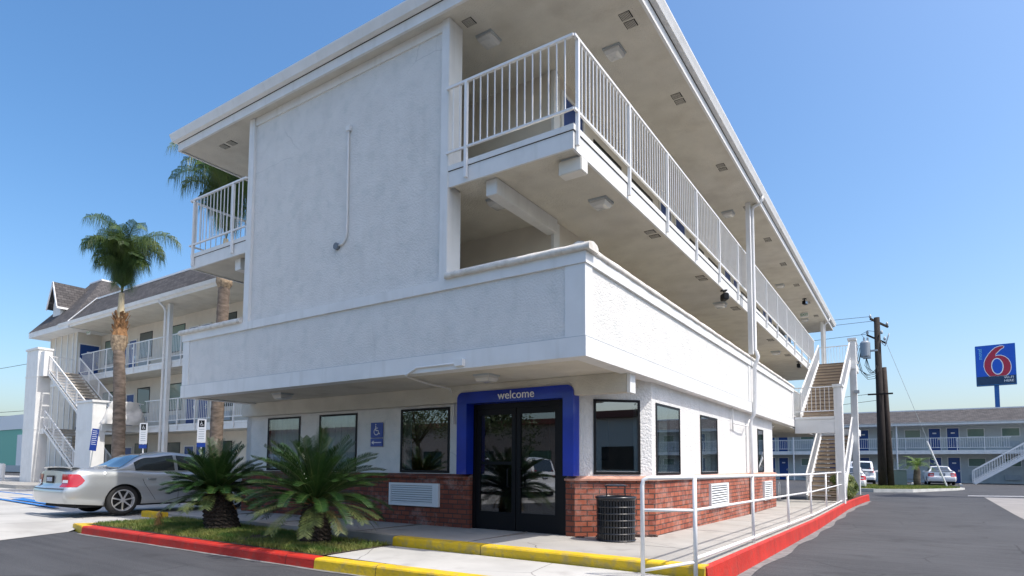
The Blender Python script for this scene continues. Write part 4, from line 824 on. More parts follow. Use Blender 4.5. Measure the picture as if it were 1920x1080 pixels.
# ================================================================ cars
def car(loc,rz,label,cat,paint,group=None,suv=False,name='parked_car',L=4.8,scale=1):
    o=empty(name,loc,label,cat,group,rz); o.scale=(scale,)*3; Wh=.905 if not suv else .93; H=1.47 if not suv else 1.82
    wy=(1.15,3.86) if not suv else (.95,3.7); wr=.335 if not suv else .38
    def interp(P,y):
        if y<=P[0][0]: return P[0][1]
        for (a,b),(c,d) in zip(P,P[1:]):
            if y<=c: t=(y-a)/(c-a); t=t*t*(3-2*t); return b+(d-b)*t
        return P[-1][1]
    if suv:
        belt=[(0,1.02),(.3,1.08),(3.3,1.08),(3.6,1.1),(4.5,.98),(4.8,.82)]; roof=[(.02,1.08),(.3,1.72),(.7,1.8),(2.6,1.82),(3.0,1.74),(3.75,1.1)]; g0,g1=.02,3.75
    else:
        belt=[(0,.97),(.18,1.04),(1.0,1.02),(2.0,.97),(3.6,.97),(4.4,.84),(4.8,.66)]; roof=[(.85,1.02),(1.0,1.06),(1.75,1.4),(2.35,1.47),(2.9,1.42),(3.75,.98)]; g0,g1=.86,3.74
    def hw(y):
        a=1.
        if y<.5: a=1-.11*((.5-y)/.5)**2.2
        if y>4.2: a=1-.2*((y-4.2)/.6)**2
        return Wh*a
    SH=[(0,.93),(.12,.985),(.3,1.),(.55,1.0),(.8,.97),(.93,.93),(1,.86)]
    zl=.24 if not suv else .34
    def shape(t): return interp(SH,t)
    def low(y):
        z=zl+(.06*max(0,(.7-y)/.7) if y<.7 else 0)+(.04 if y>4.3 else 0)
        for c in wy:
            dy=abs(y-c); ra=wr+.055
            if dy<ra: z=max(z,wr-.02+math.sqrt(ra*ra-dy*dy))
        return z
    def warp(y,z):
        if y<.7:
            t=max(0,min(1,(z-.6)/.1)); t=t*t*(3-2*t); y=y+(.11+.06*max(0,z-.7))*t*(1-y/.7)
            b=max(0,min(1,(.42-z)/.15)); y=y+.07*b*(1-y/.7) if y<.7 else y
        return y
    def side(y,z,sx,out=0):
        zb=interp(belt,y); t=(z-zl)/(zb-zl); x=hw(y)*shape(t)+out; return (sx*x,warp(y,z),z)
    NZ=12; ST=sorted({*[i*.06 for i in range(int(L/.06)+1)],L,*[c+s*(wr+.055) for c in wy for s in (-1,1)],*[c+s*(wr+.05) for c in wy for s in (-1,1)]})
    mb=MB(); rows=[]
    for y in ST:
        zb=interp(belt,y); zo=low(y); row=[]
        for k in range(NZ+1): row.append(side(y,zo+(zb-zo)*k/NZ,1))
        w_=hw(y)*.86
        for k in range(1,6):
            x=w_*(1-k/3); row.append((x,warp(y,zb),zb+.035*(1-(x/w_)**2))) if k<6 and abs(x)<w_ else None
        for k in range(NZ,-1,-1): row.append(side(y,zo+(zb-zo)*k/NZ,-1))
        rows.append(row)
    mb.grid(rows)
    # end caps bulged
    for e,sg in ((0,-1),(-1,1)):
        row=rows[e]; n_=len(row); half=[row[k] for k in range(NZ+1)]
        G=[]
        for p in half: G.append([(p[0]*c,p[1]+sg*.07*(1-c*c)*(1 if sg<0 else 1.6),p[2]+(.035*(1-c*c) if p is half[-1] else 0)) for c in (1,.92,.75,.5,.25,0,-.25,-.5,-.75,-.92,-1)])
        mb.grid(G)
    body=build(mb,'body',paint,o,smooth=True,weld=True)
    mb=MB(); mb.box(-Wh+.12,Wh-.12,.25,L-.25,.2,.75); build(mb,'underbody',M_under,o,recalc=False)
    # greenhouse
    wb=lambda y: hw(y)*.87; wt=(.6 if not suv else .7)
    mb=MB(); rows=[]; GY=[g0+(g1-g0)*i/40 for i in range(41)]
    def gsec(y):
        zb=interp(belt,y)-.02; zr=max(interp(roof,y),zb+.02); t=min(1,(zr-zb)/.35); w1=wb(y)+(wt-wb(y))*t
        return zb,zr,w1
    for y in GY:
        zb,zr,w1=gsec(y); zz=zr-.05*min(1,(zr-zb)/.3); row=[(wb(y),y,zb)]
        for k in (.25,.5,.75,1): row.append((wb(y)+(w1-wb(y))*k+.02*math.sin(PI*k),y,zb+(zz-zb)*k))
        for c in (.85,.5,0,-.5,-.85): row.append((w1*c,y,zr-(.03*(abs(c)))))
        row+= [(-x,y_,z) for x,y_,z in row[:5][::-1]]; rows.append(row)
    mb.grid(rows); build(mb,'cabin',paint,o,smooth=True,weld=True)
    def sg(y,v,sx,out):
        zb,zr,w1=gsec(y); zz=zr-.05*min(1,(zr-zb)/.3); return (sx*(wb(y)+(w1-wb(y))*v+.02*math.sin(PI*v)+out),y,zb+(zz-zb)*v)
    def sidewin(name,ya,yb_,v0,v1,taper0=0,taper1=0):
        for sx in (-1,1):
            mb=MB(); G=[]
            for i in range(15):
                t=i/14; y=ya+(yb_-ya)*t; vv=v1
                G.append([sg(y,v0+(v1-v0)*k/6,sx,.009) for k in range(7)])
            mb.grid(G); build(mb,name,M_cglass,o,smooth=True)
    if suv:
        sidewin('side_window',.35,1.15,.18,.9); sidewin('side_window',1.22,2.1,.18,.9); sidewin('side_window',2.18,3.05,.18,.9)
    else:
        # windows clipped to a minimum height by start where roof is high enough
        def clipwin(ya,yb_):
            for sx in (-1,1):
                mb=MB(); G=[]
                for i in range(21):
                    y=ya+(yb_-ya)*i/20; zb,zr,w1=gsec(y); top=.9
                    G.append([sg(y,.12+(top-.12)*k/6,sx,.009) for k in range(7)])
                mb.grid(G); build(mb,'side_window',M_cglass,o,smooth=True)
        clipwin(1.42,2.32); clipwin(2.4,3.42)
    def topwin(name,ya,yb_,c):
        mb=MB(); G=[]
        for i in range(13):
            y=ya+(yb_-ya)*i/12; zb,zr,w1=gsec(y); G.append([(w1*cc,y+(-.006 if yb_<2.5 else .006),zr-.03*abs(cc)+.007) for cc in [c*(j/5-1) for j in range(11)]])
        mb.grid(G); build(mb,name,M_cglass,o,smooth=True)
    topwin('rear_window',*( (.06,.27) if suv else (.93,1.68)),.84); topwin('windscreen',*((3.08,3.68) if suv else (2.98,3.66)),.86)
    # bumper seam & lamps
    def rearpt(x,z,out=.008):
        zb=interp(belt,0); t=(z-zl)/(zb-zl); w_=hw(0)*shape(t); c=max(-1,min(1,x/w_)); return (x,warp(0,z)-.07*(1-c*c)-out,z)
    for sx in (-1,1):
        mb=MB(); z0,z1=(.655,.93) if not suv else (.95,1.25)
        G=[]; xs=[.5,.6,.7,.78]
        for k in range(5):
            z=z0+(z1-z0)*k/4; row=[rearpt(sx*(x+(.04*(4-k)/4 if x==.5 else 0)),z) for x in xs]
            row+= [side(y,z,sx,.008) for y in ((0,.08,.16,.25-.05*abs(k-2),.3-.06*abs(k-2)) if not suv else (0,.05,.1,.14,.17))]; G.append(row)
        mb.grid(G); tl=build(mb,'tail_lamp',M_tail,o,smooth=True)
        mb=MB(); mb.grid([[rearpt(sx*x,z,.014) for x in (.56,.66,.75)] for z in (z0+.09,z0+.15)]); build(mb,'lamp_lens',M_white,tl)
    pz=.74 if not suv else .9
    mb=MB(); mb.box(-.17,.17,rearpt(0,pz)[1]-.012,rearpt(0,pz)[1]+.01,pz-.005,pz+.155); pl=build(mb,'number_plate',M_black,o,recalc=False)
    mb=MB(); mb.box(-.135,.135,rearpt(0,pz)[1]-.016,rearpt(0,pz)[1]-.01,pz+.03,pz+.12); build(mb,'plate_face',mat('plate_face',(.45,.5,.58),.5,var=.4,vscale=30),pl,recalc=False)
    if not suv:
        mb=MB(); G=[]
        for x in [i*.1*.74 for i in range(-10,11)]:
            z=1.06+.02*(1-(x/.74)**2); yb2=.16-.04*(1-(x/.74)**2); G.append([(x,yb2,z-.012),(x,yb2-.01,z+.01),(x,yb2+.08,z+.018),(x,yb2+.16,z-.0),(x,yb2+.1,z-.02),(x,yb2,z-.012)])
        mb.grid(G); mb.box(-.7,-.6,.18,.28,1.0,1.06); mb.box(.6,.7,.18,.28,1.0,1.06); build(mb,'rear_spoiler',paint,o,smooth=False)
        mb=MB(); mb.grid([[rearpt(x,z,.004) for x in [i*.08 for i in range(-10,11)]] for z in (.615,.627)]); build(mb,'bumper_seam',M_under,o)
    # door seams and handles
    for sx in (-1,1):
        for yc in ((1.55,2.36,3.4) if not suv else (1.5,2.15,3.2)):
            mb=MB(); pts=[side(y,z,sx,.003) for y,z in ([(yc+ (.3*max(0,(.75-z)/.45) if yc<2 and not suv else 0),z) for z in (.92,.8,.7,.6,.5,.4,.32)])]
            for a,b in zip(pts,pts[1:]):
                mb.face([(a[0],a[1]-.005,a[2]),(a[0],a[1]+.005,a[2]),(b[0],b[1]+.005,b[2]),(b[0],b[1]-.005,b[2])])
            build(mb,'door_seam',M_under,o,recalc=False)
        for yc in (1.75,2.55):
            a=side(yc,.82,sx,.02); mb=MB(); mb.box(a[0]-.02,a[0]+.02,yc-.09,yc+.09,.8,.835); build(mb,'door_handle',paint,o,bevel=.008)
        mb=MB(); a=side(3.3,.95,sx,.0); x0=a[0]; mb.box(min(x0,x0+sx*.2),max(x0,x0+sx*.2),3.25,3.36,.95,1.1); build(mb,'wing_mirror',paint,o,bevel=.03)
    # wheels
    for wyc in wy:
        for sx in (-1,1):
            xo=sx*(Wh-.035); mb=MB(); n=36; G=[]
            prof=[(.0,-.19,.20),(0,-.19,wr-.03),(0,-.17,wr),(0,-.03,wr),(0,0,wr-.035),(0,.0,wr*.73),(0,-.02,wr*.7)]
            for j in range(n+1):
                a=2*PI*j/n; G.append([(xo+sx*(p[1]),wyc+p[2]*math.cos(a),wr+p[2]*math.sin(a)) for p in prof])
            mb.grid(G); wh=build(mb,'wheel',M_tyre,o,smooth=True)
            mb=MB(); G=[]
            for j in range(n+1):
                a=2*PI*j/n; G.append([(xo+sx*q,wyc+r_*math.cos(a),wr+r_*math.sin(a)) for q,r_ in ((-.02,wr*.73),(.004,wr*.73),(.002,wr*.67),(-.05,wr*.64),(-.06,wr*.62))])
            mb.grid(G)
            for j in range(7):
                a=2*PI*j/7+.2; c,s=math.cos(a),math.sin(a); mb.bar((xo-sx*.018,wyc+.03*c,wr+.03*s),(xo-sx*.03,wyc+wr*.66*c,wr+wr*.66*s),.03,.035,up=(1,0,0))
            mb.tube([(xo-sx*.05,wyc,wr),(xo-sx*.0,wyc,wr)],.05,14); build(mb,'rim',mat('polished_alloy',(.8,.8,.8),.22,metal=.6),wh,smooth=False)
            mb=MB(); mb.tube([(xo-sx*.1,wyc,wr),(xo-sx*.09,wyc,wr)],wr*.66,20); build(mb,'brake_disc',M_under,wh)
    return o
car((-16.62,5.77,.13),0,'silver four-door sedan parked at left with chrome seven-spoke wheels','car',M_silver,scale=1.05)
car((1.9,56.0,.0),.06,'white sedan parked nose-in before the blue door of the far right building','car',M_wcar)
car((-3.2,42.0,-.09),.05,'white car with a red tail lamp partly hidden behind the far stair pillar','car',M_wcar)
car((-3.15,52.0,0),.05,'white off-road utility vehicle beyond the wooden pole','utility vehicle',M_wcar,suv=True,name='parked_suv')
car((-12.5,-1.9,-.1),PI/2+.15,'white utility vehicle across the driveway, seen mirrored in the entrance glass','utility vehicle',M_wcar,suv=True,name='parked_suv')
# ================================================================ LEFT WING
LO=(-42.6,15.7,0)
lw=empty('motel_wing',LO,'three-storey wing at left with grey mansard roof, blue doors and railed walkways','building')
def LB(mb,name,m=M_trim,**k): return build(mb,name,m,lw,LO,**k)
x0,x1=-42.6,-14.7
mb=MB(); wallmb(mb,(x0,17.2),(x1,17.2),-.1,9.45,[],.3); LB(mb,'room_wall',M_cream)
for z in (2.93,6.17):
    mb=MB(); mb.box(x0,x1,15.72,17.2,z+.02,z+.28); LB(mb,'floor_slab',M_soff,recalc=False)
    mb=MB(); mb.box(x0,x1,15.66,15.72,z,z+.33); LB(mb,'slab_fascia',recalc=False)
    mb=MB(); mb.box(x0,x1,15.64,15.66,z+.25,z+.345); LB(mb,'drip_edge',recalc=False)
    railing(lw,LO,(-41.2 if z>4 else -33.3,15.62),(x1,15.62),z+.33,1.3,.15,[1.6*i for i in range(1,16)],drop=.28)
mb=MB(); mb.box(x0,x1,15.05,17.3,9.42,9.5); LB(mb,'roof_soffit',M_soff,recalc=False)
mb=MB(); L=[[(x,15.05,9.4),(x,15.03,9.5),(x,14.93,9.55),(x,14.9,9.72),(x,14.98,9.74),(x,15.1,9.74)] for x in (x0-.3,x1)]; mb.grid(L); LB(mb,'gutter')
def slope(a,b,c,d,name='mansard_roof',par=lw,off=LO,m=M_shin):
    a,b,c,d=map(Vector,(a,b,c,d)); W=(b-a).length; H=(d-a).length; mb=MB(); mb.face([a,b,c,d],[(0,0),(W,0),((c-a).dot((b-a)/W),H),((d-a).dot((b-a)/W),H)]); return build(mb,name,m,par,off,recalc=False)
slope((x0+1.0,15.0,9.72),(x1,15.0,9.72),(x1,16.0,11.15),(x0+2.2,16.0,11.15))
mb=MB(); mb.box(x0+2.1,x1,15.96,16.1,11.13,11.22); LB(mb,'roof_edge_flashing',M_white,recalc=False)
mb=MB(); mb.bar((x0+1.0,14.98,9.75),(x0+2.2,15.98,11.2),.12,.05); LB(mb,'roof_edge_flashing',M_white,recalc=False)
mb=MB(); mb.box(x0+2,x1,16.1,24,9.5,11.1); LB(mb,'roof_deck',M_gal,recalc=False)
for z in (0.13,3.26,6.5):
    k=0
    for x in (-41.3,-36.9,-33.4,-28.6,-25.1,-20.3,-16.8):
        windowpart(lw,LO,1.45,1.4 if z<1 else 1.5,(x,17.2,z+.95),0,pane=M_curt if z<1 or k%2 else M_gcurt); k+=1
        if z>1: mb=MB(); mb.box(x-.6,x+.6,17.1,17.2,z+.25,z+.7); LB(mb,'room_vent',M_gal,recalc=False)
    for x in (-39.6,-38.4,-31.75,-30.6,-23.3,-22.2): doorpart(lw,LO,.86,2.1,(x,17.2,z),0)
for x in (-31.0,-22.6):
    mb=MB(); mb.box(x-.12,x+.12,15.44,15.62,.0,9.4); LB(mb,'column',recalc=False); mb=MB(); mb.tube([(x-.18,14.98,9.5),(x-.18,15.3,9.2),(x-.18,15.38,9.0),(x-.18,15.38,0)],.06,8); LB(mb,'downspout',M_rail,smooth=True)
# tower
mb=MB(); mb.box(-46.6,-42.6,15.9,21,-.1,9.45); LB(mb,'tower_wall',M_cream,recalc=False)
mb=MB()
for x in (-46.55,-45.8,-44.9,-44.0,-43.2,-42.66): mb.box(x-.05,x+.05,15.86,15.9,0,9.44)
mb.box(-46.6,-42.6,15.85,15.9,3.0,3.15); mb.box(-46.6,-42.6,15.85,15.9,6.2,6.35); LB(mb,'tower_batten',recalc=False)
doorpart(lw,LO,1.05,2.15,(-42.6,16.55,6.5),PI/2); doorpart(lw,LO,1.05,2.15,(-42.6,16.55,3.26),PI/2)
mb=MB(); ex0,ex1,ey0,ey1=-47.5,-41.6,15.0,21.5; L=[[(ex0+i,ey0+i,9.42),(ex0,ey0,9.44)] for i in (0,)]
mb.box(ex0,ex1,ey0,ey1,9.38,9.46); mb.box(ex0-.02,ex1+.02,ey0-.03,ey0,9.36,9.72); mb.box(ex1,ex1+.03,ey0,ey1,9.37,9.71); mb.box(ex0-.03,ex0,ey0,ey1,9.37,9.71); LB(mb,'tower_eave',recalc=False)
PK0,PK1=(-46.7,18.0,13.6),(-45.0,18.0,13.6)
slope((ex0-.05,ey0-.05,9.7),(ex1+.05,ey0-.05,9.7),PK1,PK0,'tower_roof'); slope((ex1+.05,ey0-.05,9.7),(ex1+.05,ey1,9.7),(PK1[0],18.8,13.6),PK1,'tower_roof')
slope((ex0-.05,ey1,9.7),(ex0-.05,ey0-.05,9.7),PK0,(PK0[0],18.8,13.6),'tower_roof'); slope((ex1,ey1,9.7),(ex0,ey1,9.7),(PK0[0],18.8,13.6),(PK1[0],18.8,13.6),'tower_roof')
mb=MB(); mb.box(PK0[0]-.05,PK1[0]+.05,17.95,18.85,13.56,13.66); LB(mb,'roof_edge_flashing',M_white,recalc=False)
# dormer
dx0,dx1,dy=-46.3,-45.2,15.8; dz0,dz1,dzp=10.3,11.6,12.9
mb=MB(); mb.face([(dx0,dy,dz0),(dx1,dy,dz0),(dx1,dy,dz1),((dx0+dx1)/2,dy,dzp),(dx0,dy,dz1)]); mb.face([(dx1,dy,dz0),(dx1,17.2,dz0),(dx1,17.2,dz1),(dx1,dy,dz1)]); mb.face([(dx0,17.2,dz0),(dx0,dy,dz0),(dx0,dy,dz1),(dx0,17.2,dz1)]); mb.face([(dx0,dy,dz0),(dx1,dy,dz0),(dx1,17,dz0),(dx0,17,dz0)]); LB(mb,'dormer_wall',M_trim)
xm=(dx0+dx1)/2; ov=.25
slope((dx1+ov,dy-.3,dz1-.35),(dx1+ov,17.6,dz1-.35),(xm,18,dzp+.08),(xm,dy-.3,dzp+.08),'dormer_roof'); slope((dx0-ov,17.6,dz1-.35),(dx0-ov,dy-.3,dz1-.35),(xm,dy-.3,dzp+.08),(xm,18,dzp+.08),'dormer_roof')
mb=MB(); mb.bar((dx1+ov,dy-.3,dz1-.4),(xm,dy-.3,dzp+.03),.04,.14); mb.bar((dx0-ov,dy-.3,dz1-.4),(xm,dy-.3,dzp+.03),.04,.14); mb.bar((dx1+ov,dy-.3,dz1-.4),(dx1+ov,16.9,dz1-.4),.04,.12); LB(mb,'dormer_trim',M_white,recalc=False)
# left stairs : flights climb toward -X
def leftstairs():
    o=empty('outdoor_staircase',(-35.2,13.5,0),'open-riser white stairs between two tall pillars in front of the left wing','staircase','outdoor concrete stairs of the building')
    def S(mb,name,m=M_trim,**k): return build(mb,name,m,o,(-35.2,13.5,0),**k)
    y0,y1=13.75,15.3; n=17
    for xa,za,zb,run in ((-35.3,3.26,6.5,5.3),(-35.3,.15,3.26,5.3)):
        mb=MB(); 
        for k in range(n):
            x=xa-run*(k+1)/n; z=za+(zb-za)*(k+1)/n; mb.box(x,x+run/n+.03,y0+.06,y1-.06,z-.06,z)
        S(mb,'stair_treads',mat('pale_tread',(.42,.38,.33),.8),recalc=False)
        for y in (y0,y1):
            sa=Vector((xa,y,za+.08)); sb=Vector((xa-run,y,zb-.05)); mb=MB(); mb.bar(sa,sb,.06,.12); S(mb,'stringer',recalc=False)
            mb=MB(); up=Vector((0,0,1.05)); lo=Vector((0,0,.25)); mb.bar(sa+up,sb+up,.05); mb.bar(sa+lo,sb+lo,.035); m=40
            for k in range(m+1): p=sa+(sb-sa)*k/m; mb.bar(p+lo,p+up,.05 if k%10==0 else .016)
            S(mb,'stair_railing',M_rail,recalc=False)
    for z in (3.26,6.5):
        mb=MB(); mb.box(-42.2,-40.5,13.7,15.66,z-.3,z); S(mb,'landing',recalc=False)
    mb=MB(); mb.box(-35.3,-33.4,13.7,15.66,2.95,3.26); S(mb,'landing',recalc=False)
    mb=MB(); mb.box(-42.6,-40.95,13.4,14.05,0,7.75); S(mb,'pillar',bevel=.02); mb=MB(); mb.box(-42.66,-40.89,13.34,14.11,7.75,7.86); S(mb,'pillar_cap',recalc=False); mb=MB(); mb.box(-40.95,-40.4,13.5,13.9,6.2,7.6); S(mb,'side_panel',recalc=False)
    mb=MB()
    for z in (3.2,6.2): mb.box(-42.62,-40.93,13.38,14.07,z,z+.06)
    S(mb,'pillar_band',recalc=False)
    mb=MB(); mb.box(-35.3,-33.5,13.3,13.9,0,4.35); S(mb,'pillar',bevel=.02); mb=MB(); mb.box(-35.36,-33.44,13.24,13.96,4.35,4.46); S(mb,'pillar_cap',recalc=False); mb=MB(); mb.box(-35.32,-33.48,13.28,13.92,2.9,2.96); S(mb,'pillar_band',recalc=False)
    railing(o,(-35.2,13.5,0),(-33.45,13.85),(-33.45,15.6),3.26,1.15,.14,(),drop=.2,m=M_rail)
    railing(o,(-35.2,13.5,0),(-42.2,13.72),(-42.2,15.6),6.5,1.1,.14,(),drop=.2)
    railing(o,(-35.2,13.5,0),(-40.5,15.62),(-35.3,15.62),3.26,1.15,.14,(),drop=.2)
    return o
leftstairs()
# tarp on landing rail
mb=MB(); G=[]; rg=random.Random(8)
for i in range(22):
    row=[]
    for j in range(26):
        u=i/21; a=2*PI*(j%25)/25; r_=.33*(1.15-.45*u**1.5); p=Vector((-33.15+.42*math.cos(a)*r_*2,14.6+math.sin(a)*r_*2.6,3.28+1.15*u)); k=mn.noise(Vector((math.cos(a)*2.2,math.sin(a)*2.2,u*2.5)))*.16+mn.noise(Vector((math.cos(a)*7,math.sin(a)*7,u*5)))*.05; row.append((p.x+k*math.cos(a),p.y+k*math.sin(a),p.z))
    G.append(row)
mb.grid(G); mb.face(G[-1]); tag(build(mb,'tarpaulin',M_tarp,smooth=True,weld=True,off=(-33.15,14.6,3.28),loc=(-33.15,14.6,3.28)),'crumpled white tarpaulin bundled on the left stair landing','tarpaulin')
# accessible parking signs
def psign(loc,label,kind=0,tilt=0,rz=.45):
    o=empty('parking_sign',loc,label,'parking sign','signs on posts in front of the left wing',rz); o.rotation_euler=(0,tilt,rz)
    mb=MB(); mb.tube([(0,.02,0),(0,.02,2.9)],.03,8); build(mb,'post',M_gal if kind else M_white,o)
    if kind:
        mb=MB(); mb.box(-.23,.23,-.012,0,2.1,3.25); build(mb,'sign_plate',M_sblue,o,recalc=False); mb=MB()
        for k in range(8): mb.box(-.17,.12+.05*(k%2),-.015,-.012,3.12-.1*k,3.15-.1*k)
        build(mb,'sign_text_lines',M_white,o,recalc=False)
    else:
        mb=MB(); mb.box(-.2,.2,-.012,0,2.2,3.2); build(mb,'sign_plate',M_white,o,recalc=False); mb=MB(); mb.box(-.13,.13,-.0145,-.012,2.86,3.15); pq=build(mb,'symbol_panel',M_black,o,recalc=False); wheelchair(pq,(0,-.017,3.0),(0,0,0),.24,M_white)
        mb=MB(); mb.box(-.2,.2,-.012,0,2.0,2.18); build(mb,'lower_plate',M_sblue,o,recalc=False); mb=MB()
        for k in range(5): mb.box(-.13,.13,-.0145,-.012,2.75-.1*k,2.78-.1*k)
        build(mb,'sign_text_lines',M_gal,o,recalc=False)
    return o
psign((-33.0,13.0,.02),'tall narrow blue sign on a slightly tilted post by the left stairs',1,.12).scale=(.8,.8,.92); psign((-30.3,14.2,.05),'white wheelchair parking sign left of the wing column',0); psign((-25.3,14.2,.05),'white wheelchair parking sign just left of the second palm trunk',0)
# left island kerb
mb=MB(); mb.prism([(-70,14.5),(-44,11.6),(-36,11.2),(-33.3,12.2),(-33,13.0),(-33,19),(-70,19)],2,-.1,.26); o=struct('stairs_platform',mb,M_con,recalc=True)
mb=MB(); P=[(-19.4,4.9),(-16.5,4.3)]
for a,b in (((-33,8.2),(-19.5,7.0)),((-33,9.6),(-22,8.9)),((-26.5,8.1),(-24.6,9.1))):
    a=Vector((*a,0)); b=Vector((*b,0)); d=(b-a).normalized(); nn=Vector((-d.y,d.x,0))*.09; mb.face([(p.x,p.y,base(p.x,p.y)+.008) for p in (a-nn,b-nn,b+nn,a+nn)])
mb.face([(x,y,base(x,y)+.009) for x,y in ((-25.2,7.75),(-20.6,7.35),(-21.2,7.8),(-25.8,8.25))]); struct('parking_marking',mb,mat('blue_marking',(.02,.17,.5),.7,var=.3,vscale=3),recalc=False)
# far left store
FO=(-100,32,0)
fb=empty('store_building',FO,'low white building with a green wall band at the far left edge','building')
mb=MB(); mb.box(-125,-82,32,50,0,7.6); build(mb,'wall',mat('store_green',(.22,.5,.38),.8),fb,FO,recalc=False)
mb=MB(); mb.box(-125.1,-81.9,31.9,50.1,7.6-1.7,7.9); build(mb,'parapet_band',M_white,fb,FO,recalc=False); mb=MB(); mb.box(-102.8,-85,31.8,32,0,5.1); build(mb,'white_panel',M_white,fb,FO,recalc=False)
mb=MB(); mb.box(-98,-96,31.7,31.8,3.6,4.1); build(mb,'small_sign',M_gal,fb,FO,recalc=False); mb=MB(); mb.box(-125.1,-84,31.7,31.8,0,.9); build(mb,'plinth',M_gal,fb,FO,recalc=False)
o=empty('pipe_fence',(-45,13.2,.26),'low grey pipe railing at far left beside the tall pillar','railing')
mb=MB(); 
for z in (.55,1.0): mb.bar((-14,3.2,z),(-.2,.2,z),.05)
for k in range(7): t=k/6; mb.bar((-14+13.8*t,3.2-3*t,0),(-14+13.8*t,3.2-3*t,1.0),.05)
mb.box(-.5,-.2,.1,.3,0,1.0); build(mb,'rails',M_rail,o,recalc=False)
mb=MB()
for z,y in ((14.3,60),(13.2,60),(26.5,60)): mb.tube([(-260,y,z+1.5),(-180,y,z),(-100,y,z-.2)],.06,4)
tag(build(mb,'power_line',M_black),'thin power lines crossing the sky at the far left','power line')
# ================================================================ RIGHT BUILDING
RO=(0,64,0)
rb=empty('far_motel_wing',RO,'two-storey wing with grey roof and blue doors across the parking lot at right','building')
def RB(mb,name,m=M_trim,**k): return build(mb,name,m,rb,RO,**k)
xa,xb=-30,34
M_pale=mat('pale_blue_wall',(.5,.53,.52),.85,var=.06)
mb=MB(); mb.box(xa,xb,65.6,76,-.1,5.15); RB(mb,'wall',M_pale,recalc=False)
mb=MB(); mb.box(xa,xb,64.0,65.6,2.5,2.83); RB(mb,'walkway_slab',recalc=False)
mb=MB(); mb.box(xa,xb,63.6,65.7,5.02,5.1); mb.box(xa,xb,63.55,63.68,5.0,5.25); RB(mb,'eave',recalc=False)
slope((xa,63.5,5.2),(xb,63.5,5.2),(xb,66.6,6.5),(xa,66.6,6.5),'roof',rb,RO); mb=MB(); mb.box(xa,xb,66.55,66.75,6.46,6.58); RB(mb,'roof_edge_flashing',M_white,recalc=False)
mb=MB(); mb.box(xa,xb,66.75,76,5.15,6.4); RB(mb,'roof_deck',M_gal,recalc=False)
railing(rb,RO,(xa,63.98),(6.9,63.98),2.83,1.06,.16,[i*1.85 for i in range(1,20)],drop=.2,bar=.025,rail=.06); railing(rb,RO,(8.4,63.98),(xb,63.98),2.83,1.06,.16,[i*1.85 for i in range(1,14)],drop=.2,bar=.025,rail=.06)
S_=65.6/64
for cx in (-12.6,-4.15+.1,4.3,12.75,21.2):
    for z in (0,2.83):
        for dx in (-2.5,0.42) if False else (0,):
            pass
for z,hd in ((0,2.2),(2.83,1.95)):
    for x in (-11.9,-10.7,-3.72,-6.5,1.77,3.1,10.9,12.2,19.5,20.8): doorpart(rb,RO,.82,hd,(x,65.6,z),0)
    for x in (-14,-8.5,-1.95,.15,4.7,7.05,14.5,17.0,23,25.5): 
        windowpart(rb,RO,1.25,.76,(x,65.6,z+1.42 if z<1 else z+1.15),0,pane=M_gcurt,fm=M_trim,fw_=.06)
        mb=MB(); mb.box(x-.55,x+.55,65.48,65.6,z+.3,z+.75); RB(mb,'room_vent',M_gal,recalc=False)
for x in (-1.05,-9.5,15.6): mb=MB(); mb.tube([(x,63.8,0),(x,63.8,5.05)],.06,8); RB(mb,'downspout',M_rail)
o=empty('outdoor_staircase',(4.3,62.3,0),'white-railed stairs climbing right in front of the far right building','staircase')
mb=MB(); n=16
for k in range(n): x=4.3+4.1*k/n; z=2.83*(k+1)/n; mb.box(x,x+.28,61.9,63.3,z-.05,z)
build(mb,'stair_treads',M_gal,o,(4.3,62.3,0),recalc=False)
for y in (61.85,63.35):
    a=Vector((4.2,y,.05)); b=Vector((8.4,y,2.85)); mb=MB(); mb.bar(a,b,.08,.22); build(mb,'stringer',M_rail,o,(4.3,62.3,0),recalc=False)
    mb=MB(); up=Vector((0,0,1.05)); lo=Vector((0,0,.25)); mb.bar(a+up,b+up,.06); mb.bar(a+lo,b+lo,.04)
    for k in range(26): p=a+(b-a)*k/25; mb.bar(p+lo*0,p+up,.06 if k%12==0 else .028)
    build(mb,'stair_railing',M_rail,o,(4.3,62.3,0),recalc=False)
mb=MB(); mb.box(8.4,9.9,61.8,64,2.55,2.83); build(mb,'landing',M_trim,o,(4.3,62.3,0),recalc=False)
for x in (7.9,9.8): mb=MB(); mb.box(x-.07,x+.07,61.9,62.04,0,2.6); build(mb,'landing_post',M_rail,o,(4.3,62.3,0),recalc=False)
# wheel stops
for x,l in ((-1.9,'white concrete wheel stop behind the wooden pole'),(-.0,'white concrete wheel stop left of the white sedan'),(3.0,'white concrete wheel stop right of the white sedan')):
    mb=MB(); mb.prism([(-.09,0),(.09,0),(.06,.13),(-.06,.13)],1,-.9,.9); tag(build(mb,'wheel_stop',M_wkerb,loc=(x,57.0 if x<2.9 else 56.5,.0)),l,'wheel stop','white wheel stops in the far lot')
